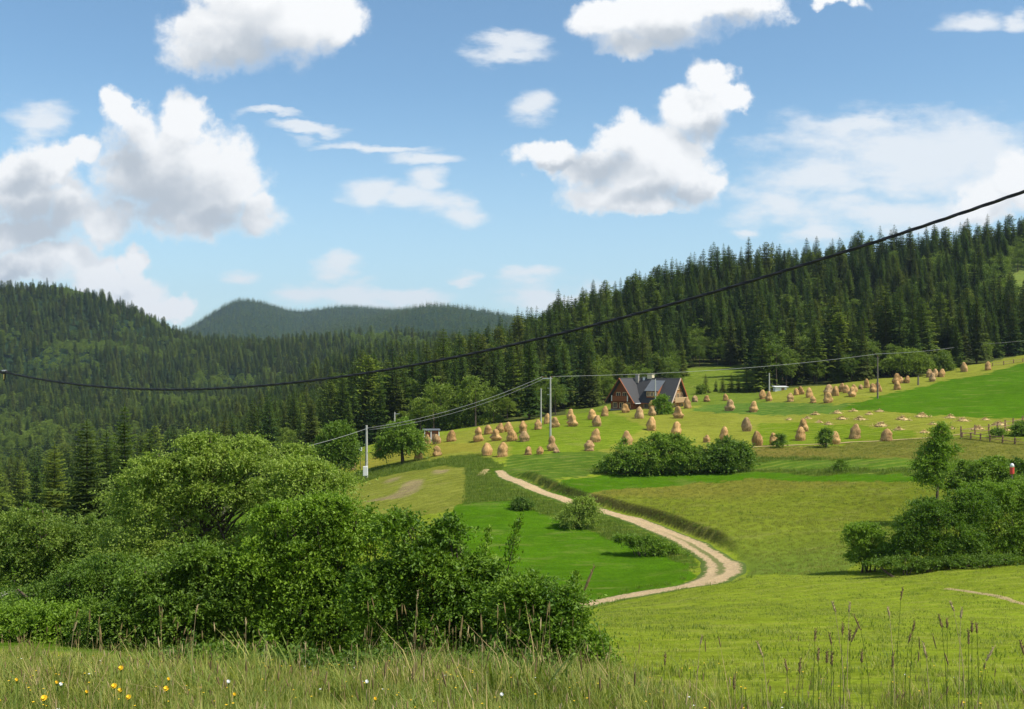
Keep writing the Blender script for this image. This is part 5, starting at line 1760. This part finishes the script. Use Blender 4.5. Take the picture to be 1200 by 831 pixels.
valley_shrub('forest_shrub', 820, 462, [(822, 456, 6, 8, .8)], 260, .35, 48, 'wood_leaf', 'little bush on the pasture right of the house', d=240, per=12, spray=.7)

for (u, d, h, lab) in ((690, 224, 11.5, 'lone spruce left of the timber house'), (684, 230, 8, 'smaller spruce behind the lone one left of the house'),
                       (827, 243, 4.4, 'smallest young spruce on the pasture, leftmost of the row'), (839, 246, 3.0, 'tiny young spruce between two taller ones'),
                       (857, 240, 4.6, 'young spruce in the middle of the pasture row'), (865, 243, 3.9, 'young spruce touching the one in the pasture middle'),
                       (875, 240, 6.3, 'tallest young spruce of the pasture row'), (847, 244, 3.6, 'bushy young spruce left of the pasture middle'),
                       (893, 238, 13.5, 'big dark spruce with sweeping boughs above the narrow haystack'), (905, 240, 12, 'dark spruce right of the big sweeping one')):
    p = on(u, d)
    cr, tr, hh = SPR[random.choice((1, 4))]
    o = empty('pasture_spruce', p, random.uniform(0, 6), lab, 'tree', 'spruces standing out on the pasture')
    s = h / hh
    o.scale = (s * 1.25, s * 1.25, s)
    link('crown', cr, o); link('trunk', tr, o)

# right thicket near the camera side of the valley
valley_shrub('thicket_bush', 1110, 660, [(1110, 618, 40, 34, .8), (1090, 642, 44, 20, .7), (1125, 644, 30, 20, .7), (1072, 618, 28, 22, .8), (1138, 588, 26, 20, .8), (1090, 596, 26, 16, .8), (1056, 640, 20, 16, .8)], 6000, .135, 30, 'bush', 'broad dark green bush filling the left of the right thicket', d=70, per=16, spray=.5)
valley_shrub('thicket_bush', 1175, 658, [(1175, 608, 36, 38, .8), (1160, 575, 28, 16, .8), (1195, 578, 30, 18, .8), (1165, 640, 36, 18, .7), (1200, 642, 36, 18, .7), (1205, 618, 32, 32, .8), (1160, 588, 26, 18, .8), (1215, 592, 30, 26, .8)], 5600, .135, 31, 'bush', 'broad leafy bush at the right frame edge', d=72, per=16, spray=.5)
valley_shrub('thicket_bush', 1016, 662, [(1018, 632, 20, 22, .8), (1005, 625, 14, 16, .8), (1030, 645, 16, 14, .8), (1014, 650, 20, 11, .8)], 2000, .15, 32, 'bush', 'smaller bush standing at the left tip of the right thicket', d=72, per=16, spray=.45)
valley_shrub('thicket_bush', 1060, 668, [(1060, 659, 28, 8, .6), (1100, 659, 28, 7, .6), (1030, 660, 16, 6, .6), (1150, 657, 34, 6, .6), (1190, 656, 30, 6, .6)], 2000, .13, 33, 'hedge', 'low undergrowth along the foot of the right thicket', d=68, per=14, spray=.4, up=1.0)

# spruces behind the left bushes
DENSE = [(spruce_mesh(201, 17, 3.0, 46, 11, 6, .04, 'spruce_warm', .75), trunk_mesh(17, .2)), (spruce_mesh(202, 18, 3.0, 50, 11, 6, .04, 'spruce', .7), trunk_mesh(18, .2))]
for (u, d, vt, wd_, lab) in ((102, 78, 492, 1.45, 'brownish green spruce behind the left bushes'), (146, 84, 474, 0.95, 'slender dark spruce rising above the left bushes'),
                             (64, 92, 520, 1.3, 'lower spruce far left behind the bushes'), (125, 90, 505, 1.3, 'spruce tucked between brownish and slender ones'),
                             (175, 95, 505, 1.3, 'spruce behind the pale leaved tree')):
    p = on(u, d)
    h = d * (V0 - vt) / F - p.z
    cr, tr = DENSE[0 if u in (102, 64) else 1]; hh = 17 if u in (102, 64) else 18
    o = empty('garden_spruce', p, random.uniform(0, 6), lab, 'tree', 'spruces behind the near bushes')
    o.scale = (h / hh * wd_, h / hh * wd_, h / hh)
    link('crown', cr, o); link('trunk', tr, o)

# the near mass of bushes and trees at the left
NB = [
    ('leafy_tree', 235, 36, [(150, 560, 24, 14, .8), (232, 512, 24, 12, .8), (290, 514, 24, 10, .8), (350, 524, 18, 10, .8), (205, 545, 48, 22, .8), (262, 530, 48, 22, .8), (310, 540, 44, 22, .8), (180, 580, 50, 30, .8), (250, 572, 56, 26, .8), (320, 578, 40, 16, .8), (205, 620, 60, 34, .8), (165, 650, 60, 34, .8), (285, 640, 60, 30, .8)], 8200, .10, 'pale', 'pale broad-leaved tree rising above the near bushes', 'tree', .50, 18),
    ('leafy_tree', 352, 34, [(352, 545, 36, 18, .8), (390, 562, 26, 14, .8), (328, 566, 30, 14, .8), (360, 590, 34, 18, .8), (340, 620, 44, 26, .8)], 2900, .10, 'pale', 'smaller pale tree with open boughs against the mown mound', 'tree', .5, 16),
    ('leafy_tree', 60, 42, [(50, 625, 54, 28, .8), (100, 628, 46, 28, .8), (12, 632, 44, 28, .8), (85, 660, 60, 34, .8), (30, 602, 28, 14, .8), (20, 668, 50, 26, .8)], 4600, .11, 'pale', 'pale green tree at the far left edge', 'tree', .55, 18),
    ('leafy_bush', 130, 31, [(130, 672, 50, 26, .8), (175, 680, 46, 30, .8), (90, 690, 46, 26, .8), (40, 700, 50, 24, .8)], 4200, .08, 'hedge', 'mixed green bush between pale tree and near thicket', 'bush', .42, 16),
]
for i, (nm, u, d, items, n, leaf, mat, lab, cat, spray, per) in enumerate(NB):
    p = on(u, d)
    shrub(nm, p, L_px(p, items), n, leaf * 1.05, 60 + i, mat, lab, cat, per=per - 3, spray=spray * .95, trunk_tree=(cat == 'tree'), r0=.12, stems=3, flat=.62, up=.3, loose=.27)
FB = [
    (385, 20, [(372, 655, 60, 46, .8), (338, 602, 36, 20, .8), (382, 592, 34, 18, .8), (428, 628, 44, 34, .8), (310, 665, 50, 40, .8), (380, 715, 90, 48, .7), (350, 755, 80, 26, .7)], 7600, 'bush', 'highest dark green bush in the middle of the near thicket'),
    (560, 18, [(512, 660, 50, 42, .8), (470, 612, 26, 18, .8), (565, 705, 60, 44, .8), (528, 618, 14, 18, .8), (600, 690, 26, 24, .8), (500, 735, 64, 40, .8), (450, 690, 44, 40, .8), (560, 762, 80, 24, .6)], 7200, 'bush', 'dark leafy bush right of the highest one in the near thicket'),
    (655, 16.5, [(640, 728, 40, 36, .8), (612, 694, 30, 26, .8), (680, 760, 34, 30, .8), (655, 700, 20, 16, .8), (620, 765, 54, 28, .8), (700, 785, 22, 14, .8)], 4400, 'bush', 'bush tapering down at the right end of the near thicket'),
    (210, 20, [(215, 708, 60, 40, .8), (150, 722, 54, 32, .8), (272, 688, 46, 40, .8), (235, 650, 30, 18, .8), (180, 676, 36, 20, .8), (250, 752, 80, 26, .7), (170, 750, 70, 22, .7)], 6400, 'hedge', 'spreading green bush left of the highest one'),
    (60, 21, [(45, 722, 48, 22, .8), (100, 728, 44, 22, .8), (8, 724, 40, 24, .8), (60, 752, 84, 18, .7)], 3400, 'bush', 'low bush at the left frame edge behind the grass'),
    (440, 15, [(430, 782, 90, 14, .5), (330, 778, 80, 14, .5), (540, 786, 80, 13, .5), (240, 772, 60, 12, .5), (640, 792, 50, 12, .5)], 2600, 'hedge', 'low shoots along the front foot of the near thicket'),
]
for i, (u, d, items, n, mat, lab) in enumerate(FB):
    p = on(u, d)
    shrub('thicket_bush', p, L_px(p, items), n, .074, 80 + i, mat, lab, 'bush', 'bushes of the near thicket', per=15, spray=.30, stems=6, r0=.03, up=.5, loose=.22, K=18)
# single leaning shoots on the right
for (u, d, vt, lean, lab) in ((585, 18.5, 607, .35, 'upright leafy shoot standing above the thicket'), (560, 19, 620, .2, 'shorter leafy shoot left of the upright one'), (662, 18, 672, .3, 'dark leafy shoot tip at the right of the thicket')):
    p = on(u, d)
    h = d * (V0 - vt) / F - p.z
    root = empty('leafy_shoot', p, 0, lab, 'shoot')
    n = 700
    t = rng.uniform(.3, 1, n)
    ax = np.stack([lean * t * t * h * .4, 0 * t, t * h], 1)
    P_ = ax + rng.normal(0, 1, (n, 3)) * (0.20 * (1.15 - t))[:, None]
    V, Q = leaves(P_, rng.normal(0, .5, (n, 3)) + np.array((.2, 0, .9)), rng.uniform(.05, .08, n), 5)
    link('crown', np_mesh('crown', V, Q), root, M['bush'])
    Bm().tube([(0, 0, -.1), (lean * .09 * h * .4, 0, h * .3), (lean * .4 * h * .4 + 0, 0, h * .64), (lean * h * .4, 0, h)], [.02, .016, .01, .004], 5).obj('stem', M['bark'], root)


# ------------------------------------------------------------------ grasses
def blades(n, r, h, seed, mat, wid=0.005, lean=0.35, heads=0, head_mat=None, hh=1.3, flat=False):
    """a clump of bent grass blades; optional stalks with seed heads"""
    q = np.random.default_rng(seed)
    a = q.uniform(0, 6.283, n); rad = r * np.sqrt(q.random(n))
    base = np.stack([np.cos(a) * rad, np.sin(a) * rad, np.zeros(n)], 1)
    H = h * q.uniform(.45, 1.15, n)
    ang = q.uniform(0, 6.283, n)
    ld = np.stack([np.cos(ang), np.sin(ang), 0 * ang], 1)
    ln = (q.random(n) * lean)[:, None] * H[:, None]
    sd_ = np.stack([-ld[:, 1], ld[:, 0], 0 * ang], 1) * wid
    z = np.array((0, 0, 1.0))
    p0, p1, p2 = base, base + z * H[:, None] * .55 + ld * ln * .3, base + z * H[:, None] * .92 + ld * ln
    V = np.stack([p0 - sd_, p0 + sd_, p1 + sd_ * .8, p1 - sd_ * .8, p2], 1).reshape(-1, 3)
    i = np.arange(n)[:, None] * 5
    Q = (i + np.array((0, 1, 2, 3))); T = (i + np.array((3, 2, 4)))
    VV = [V]; F4 = [Q]; F3 = [T]; off = len(V); mats4 = [np.zeros(len(Q), int)]; mats3 = [np.zeros(len(T), int)]
    for k in range(heads):
        b0 = np.array((*(q.normal(0, r * .6, 2)), 0)); H2 = h * hh * q.uniform(.75, 1.15); dr = np.array((*q.normal(0, .13, 2), 1.0)); dr /= np.linalg.norm(dr)
        s = np.array((wid * .35, 0, 0)); s2 = np.array((0, wid * .35, 0)); tip = b0 + dr * H2
        VV.append(np.array([b0 - s, b0 + s, tip + s * .6, tip - s * .6])); F4.append(np.array([[off, off + 1, off + 2, off + 3]])); mats4.append(np.zeros(1, int)); off += 4
        L_ = q.uniform(.04, .08); ww = q.uniform(.0025, .0045)
        ring = []
        for (f, w_) in ((0, .4), (.3, 1), (.75, .8), (1.0, .1)):
            for c in range(4):
                ring.append(tip + dr * L_ * f + np.array((math.cos(c * 1.571), math.sin(c * 1.571), 0)) * ww * w_)
        VV.append(np.array(ring))
        fs = [[off + l * 4 + c, off + l * 4 + (c + 1) % 4, off + l * 4 + 4 + (c + 1) % 4, off + l * 4 + 4 + c] for l in range(3) for c in range(4)]
        F4.append(np.array(fs)); mats4.append(np.ones(12, int)); off += 16
    Qa, Ta = np.concatenate(F4), np.concatenate(F3)
    me = np_mesh('clump', np.concatenate(VV), [Qa, Ta], mats=np.concatenate(mats4 + mats3))
    me.materials.append(M[mat]); me.materials.append(M[head_mat or mat])
    return me


near_src = stock('near_grass', [blades(46, .16, .24, 1, 'grass', .0036), blades(46, .16, .27, 2, 'grass', .0034, .7), blades(50, .15, .22, 3, 'grass_green', .004, .7),
                                blades(40, .16, .25, 4, 'grass', .0036, .6, 2, 'seed', 1.5), blades(40, .16, .25, 5, 'straw', .0024, .8, 1, 'seed_pale', 1.6), blades(40, .16, .24, 6, 'grass_green', .004, .8, 1, 'seed_pale', 1.5), blades(16, .12, .30, 7, 'grass_green', .009, 1.1), blades(9, .10, .42, 8, 'straw', .0022, .9, 2, 'seed', 1.25)])
x, y = jgrid(-13, 13, 2.4, 17, .105, 31)
side_ = _sm(-.3, 1.6, x - 0.05 * y)                       # the right part of the rim is mown closer
dn = vnoise(x, y, .9, 16) * .6 + vnoise(x, y, .35, 17) * .4
k = (np.abs(x) < y * .56 + .8) & (rng.random(len(x)) < (1.0 - .75 * _sm(8.5, 13, y)) * (1 - side_ * _sm(6.0, 9.0, y) * .85) * _sm(.22, .5, dn + .15))
x, y, side_, dn = x[k], y[k], side_[k], dn[k]
vr = rng.choice(8, len(x), p=[.26, .20, .22, .07, .05, .08, .07, .05])
gs = rng.uniform(.5, 1.0, len(x)) * (0.42 + 1.15 * dn ** 1.2) * (1 + .55 * _sm(.58, .8, vnoise(x, y, .75, 18)) * _sm(6.5, 9, y)) * (1 - .35 * side_ * _sm(6, 9, y)) * rng.choice([1, 1.35], len(x), p=[.93, .07])
scatter('meadow_grass', np.stack([x, y, height(x, y) - .02], 1), rng.uniform(0, 6.28, len(x)), gs, vr, near_src, 'uncut flowering meadow grass at the front', tilt=rng.normal(0, .12, (len(x), 2)))
print('near clumps', len(x))

# taller rough grass on verges, mounds and uncut meadow
long_src = stock('long_grass', [blades(30, .46, .40, 11, 'grass_green', .014, .8), blades(30, .46, .48, 12, 'grass_green', .014, .7), blades(30, .46, .36, 13, 'grass_olive', .012, .8), blades(28, .46, .42, 14, 'grass_olive', .012, .7)])
x, y = jgrid(-55, 95, 52, 176, .55, 32)
u = U0 + F * x / y
v = row_of(u, y)
_, kd = field_colours(x, y, y * 0)
colr, kd = field_colours(x, y, y * 0)
is_long = np.abs(colr - np.array(LONG)).sum(1) < .01
is_olive = (kd == 2)
dist, side, idx = track_info(x, y)
half = TRACK[idx, 2]
clear = dist > half + .35
k = clear & (u > -60) & (u < 1260) & (is_long | (is_olive & (rng.random(len(x)) < .75)) | ((dist < half + 1.0) & (rng.random(len(x)) < .5)))
x, y, ol = x[k], y[k], is_olive[k]
vr = np.where(ol & (rng.random(len(x)) < .93), rng.integers(2, 4, len(x)), rng.integers(0, 2, len(x)))
sc_ = rng.uniform(.5, 1.15, len(x)) * np.where(ol, .62, 1.0) * np.where(dist[k] < half[k] + 1.0, .6, 1)
scatter('rough_grass', np.stack([x, y, height(x, y) - .02], 1), rng.uniform(0, 6.28, len(x)), sc_, vr, long_src, 'long uncut grass on the verges and the olive meadow')
print('rough clumps', len(x))
# short grass relief on the mown slope closer to the viewer
short_src = stock('short_grass', [blades(34, .30, .10, 21, 'grass', .007, .8), blades(34, .40, .10, 22, 'grass_green', .007, .8), blades(30, .30, .10, 23, 'grass', .007, .9)])
x = rng.uniform(-6, 60, 9000); y = rng.uniform(14, 74, 9000)
u = U0 + F * x / y
k = (u > 560) & (u < 1260)
x, y = x[k], y[k]
scatter('mown_grass', np.stack([x, y, height(x, y) - .015], 1), rng.uniform(0, 6.28, len(x)), rng.uniform(.6, 1.2, len(x)), np.where(vnoise(x, y * 2.2, 5, 15) + rng.normal(0, .12, len(x)) > .62, 2, rng.integers(0, 2, len(x))), short_src, 'short mown grass on the front slope')


# single tall stalks and flowers that can be told apart
def stalk(u, vt, d, lean, dark, label, hl=.085, hw_=.0075):
    p = on(u, d)
    h = d * (V0 - vt) / F - p.z
    root = empty('grass_stalk', p, 0, label, 'grass stalk', 'tall grass stalks standing above the front meadow')
    x1 = lean * h * .25
    hl = hl * random.uniform(.8, 1.2)
    top = Vector((x1, 0, h)); bas = Vector((x1 - lean * hl * .8, 0, h - hl))
    root.location.x -= x1
    Bm().tube([(0, 0, 0), (x1 * .3, 0, h * .6), bas], [.0022, .0020, .0014], 5).obj('stem', M['seed_pale'] if not dark else M['grass_green'], root)
    n = 7
    b_ = Bm()
    b_.tube([bas.lerp(top, i / (n - 1)) + Vector((random.uniform(-1, 1) * .001, 0, 0)) for i in range(n)], [hw_ * w_ for w_ in (.35, .8, 1, .95, .8, .5, .1)], 7)
    rr = random.Random(u)
    for i in range(26):       # spikelets
        c = bas.lerp(top, rr.random()); a = rr.uniform(0, 6.28)
        o_ = Vector((math.cos(a), math.sin(a), 0))
        b_.poly([c + o_ * hw_ * .5 + Vector((0, 0, -.004)), c + o_ * hw_ * .6 + Vector((0, 0, .006)), c + o_ * hw_ * 1.9 + Vector((0, 0, .010))])
    b_.obj('seed_head', M['seed'] if dark else M['seed_pale'], root)


ST = [
    (490, 692, 8.5, .15, 0, 'tallest pale stalk in front of the thicket, left of centre'), (697, 662, 7.5, .5, 1, 'thick dark seed head leaning above the thicket right end'),
    (358, 752, 8.5, 0, 0, 'short pale stalk before the dark thicket shadow'), (288, 724, 8.0, .0, 0, 'thin upright stalk before the thicket, left part'),
    (232, 708, 9.0, .3, 0, 'fine drooping stalk before the left bush'), (90, 728, 7.5, .4, 0, 'bent reddish stalk at the left'),
    (313, 752, 8.0, .1, 0, 'pale seed head right of the thin upright one'), (565, 752, 8.0, 0, 0, 'pale seed head under the thicket middle'),
    (620, 720, 8.5, -.5, 1, 'dark head tilting left before the thicket'), (598, 735, 8.5, 0, 1, 'dull head between two others before the thicket'),
    (1058, 688, 6.5, .2, 1, 'highest dark seed head on the mown slope'), (975, 705, 6.2, -.4, 0, 'pale head leaning left, left of the cluster'),
    (996, 706, 6.6, .1, 0, 'small pale head above the cluster'), (1040, 710, 6.3, -.25, 0, 'pale head right of the cluster'),
    (1000, 720, 6.0, -.6, 1, 'dark head leaning left in the cluster'), (988, 730, 6.0, .1, 1, 'upright dark head in the cluster'), (1006, 734, 5.8, .6, 1, 'dark head leaning strongly right in the cluster'),
    (996, 738, 5.8, 0, 1, 'lowest dark head of the cluster'), (956, 737, 6.0, .1, 1, 'brown head left of the cluster'), (972, 742, 6.3, -.2, 1, 'small brown head between cluster and lone one'),
    (1113, 704, 6.2, -.5, 0, 'straw head leaning left at the upper right'), (1127, 712, 6.4, .1, 0, 'thin reddish head right of the leaning straw one'), (1100, 720, 6.4, -.3, 1, 'grey head below the leaning straw one'),
    (1110, 724, 6.2, 0, 1, 'slim dark head near the grey one'), (1072, 726, 6.3, .2, 1, 'dark head in the middle of the right part'), (1068, 740, 6.3, .3, 1, 'dark head just under the middle one'),
    (1139, 728, 5.8, 0, 1, 'left of three dark heads in a row at the right'), (1144, 729, 5.8, -.1, 1, 'middle of three dark heads in a row at the right'), (1135, 738, 5.8, 0, 1, 'lowest of three dark heads in a row at the right'),
    (1195, 750, 4.8, -.4, 1, 'large dark head cut by the right frame edge'), (959, 758, 5.2, 0, 1, 'fat dark head at the left of a low trio'), (969, 762, 5.2, 0, 1, 'middle head of the low trio'), (975, 764, 5.2, .05, 1, 'right head of the low trio'),
    (1047, 764, 5.4, .1, 1, 'dark head alone under the middle'), (1010, 762, 5.6, 0, 1, 'small dark head low in the middle'), (920, 772, 5.4, -.2, 1, 'brown head at the left of the right part'),
    (938, 772, 5.4, .1, 1, 'brown head near the fat dark one'), (1081, 752, 5.6, -.3, 0, 'pale nodding head low right'), (1165, 758, 5.0, .7, 0, 'long straw blade-like head leaning right'), (887, 752, 6.0, -.5, 0, 'faint curved head over the mown slope'),
    (860, 790, 5.4, 0, 1, 'short brown head left of the slope grass'), (780, 765, 6.5, .1, 1, 'thin head at the foot of the slope, centre'), (823, 745, 6.6, .3, 0, 'thin pale head centre right'),
]
for i, (u, vt, d, ln, dk, lab) in enumerate(ST): stalk(u, vt, d, ln, dk, lab, hl=.075 if i != 1 else .22, hw_=.0055 if i != 1 else .010)


def flower(u, v, mat, label, rad=.018, n=11):
    p = on(u, 5.6)
    ds = np.linspace(4.2, 9, 80)
    # head floats on a stem about 0.3 m above ground
    for d in ds:
        p = on(u, d)
        z = d * (V0 - v) / F
        if z - p.z > .22: break
    root = empty('meadow_flower', p, 0, label, 'flower', 'flowers dotted in the front meadow')
    h = z - p.z
    Bm().tube([(0, 0, 0), (.01, 0, h * .6), (0, 0, h)], .0022, 5).obj('stem', M['grass_green'], root)
    b_ = Bm()
    for ring, (rr_, zz) in enumerate(((1.0, .0), (.65, .006))):
        for i in range(n):
            a = 6.283 * i / n + ring * .3
            c, s = math.cos(a), math.sin(a)
            w_ = rad * .28
            b_.poly([(0, 0, zz), (c * rad * .6 * rr_ - s * w_, s * rad * .6 * rr_ + c * w_, zz + .004), (c * rad * rr_, s * rad * rr_, zz + .008), (c * rad * .6 * rr_ + s * w_, s * rad * .6 * rr_ - c * w_, zz + .004)])
    o_ = b_.obj('petals', M[mat], root, (0, 0, h))
    o_.rotation_euler = (R(38), 0, 0)
    Bm().tube([(0, 0, h - .01), (0, 0, h + .001)], [.003, .006], 8).obj('flower_base', M['grass_green'], root)


FL0 = [(52, 819, 'large yellow flower low at the left', .024), (134, 805, 'pair-topping yellow flower left of the middle one', .021), (141, 810, 'yellow flower tucked beside the pair-topping one', .017),
      (195, 808, 'wide yellow flower below the left bush', .021), (142, 784, 'higher yellow flower near the thicket shadow', .018), (151, 818, 'orange-yellow flower low in the left grass', .019),
      (67, 801, 'small yellow flower left part', .012), (20, 798, 'tiny yellow flower at the left edge', .012), (198, 797, 'tiny yellow flower above the wide one', .012), (102, 812, 'tiny yellow flower right of the large low one', .012),
      (275, 815, 'tiny yellow flower right of the wide one', .013), (440, 820, 'yellow speck flower low in the middle grass', .012)]
for (u, v, lab, rad) in FL0: flower(u, v, 'yellow', lab, rad * .62)
for (u, v, lab) in ((268, 800, 'white flower right of the yellow ones'), (72, 803, 'small white flower left part'), (430, 800, 'white flower in the middle grass'), (588, 815, 'white flower right of the middle')): flower(u, v, 'petal', lab, .008)
tiny = stock('tiny_flowers', [])
def tiny_mesh(mat, seed):
    b_ = Bm()
    b_.tube([(0, 0, 0), (0.01, 0, .26)], .0018, 4)
    me = b_.mesh('tiny', M['grass_green'])
    b2 = bmesh.new(); b2.from_mesh(me)
    nf = len(b2.faces)
    for i in range(6):
        a = i * 1.047
        vs = [b2.verts.new(c) for c in ((0.01, 0, .26), (0.01 + .007 * math.cos(a - .4), .007 * math.sin(a - .4), .264), (0.01 + .007 * math.cos(a + .4), .007 * math.sin(a + .4), .264))]
        b2.faces.new(vs)
    b2.faces.ensure_lookup_table()
    for f in b2.faces[nf:]: f.material_index = 1
    b2.to_mesh(me); b2.free()
    me.materials.append(M[mat])
    return me
for i, mt in enumerate(('yellow', 'petal')): tiny.objects.link(bpy.data.objects.new('tiny_%d' % i, tiny_mesh(mt, i)))
n = 400
y = rng.uniform(3.5, 12, n); x = rng.uniform(-1, 1, n) * y * .5
keep = rng.random(n) < np.where(x < 0, .9, .35)
x, y = x[keep], y[keep]
scatter('small_flowers', np.stack([x, y, height(x, y)], 1), rng.uniform(0, 6.28, len(x)), rng.uniform(.8, 1.2, len(x)), (rng.random(len(x)) < .12).astype(int), tiny, 'tiny yellow and white flowers in the meadow grass')

# ------------------------------------------------------------------ haze
HAZE = 0.00007
if HAZE:
    m = bpy.data.materials.new('summer_haze')
    m.use_nodes = True
    t = NT(m.node_tree)
    t.n.clear()
    pv_ = t.new('ShaderNodeVolumePrincipled')
    pv_.inputs['Color'].default_value = (0.66, 0.83, 1.0, 1)
    pv_.inputs['Density'].default_value = HAZE
    pv_.inputs['Anisotropy'].default_value = 0.2
    t.new('ShaderNodeOutputMaterial', None, Volume=pv_.outputs[0])
    x0, x1, y0, y1, z0, z1 = -13000, 13000, -60, 6600, -420, 420
    o = Bm().box(((x0 + x1) / 2, (y0 + y1) / 2, (z0 + z1) / 2), (x1 - x0, y1 - y0, z1 - z0)).obj('haze', m)
    tag(o, 'thin summer haze filling the valley', None, None, 'stuff')
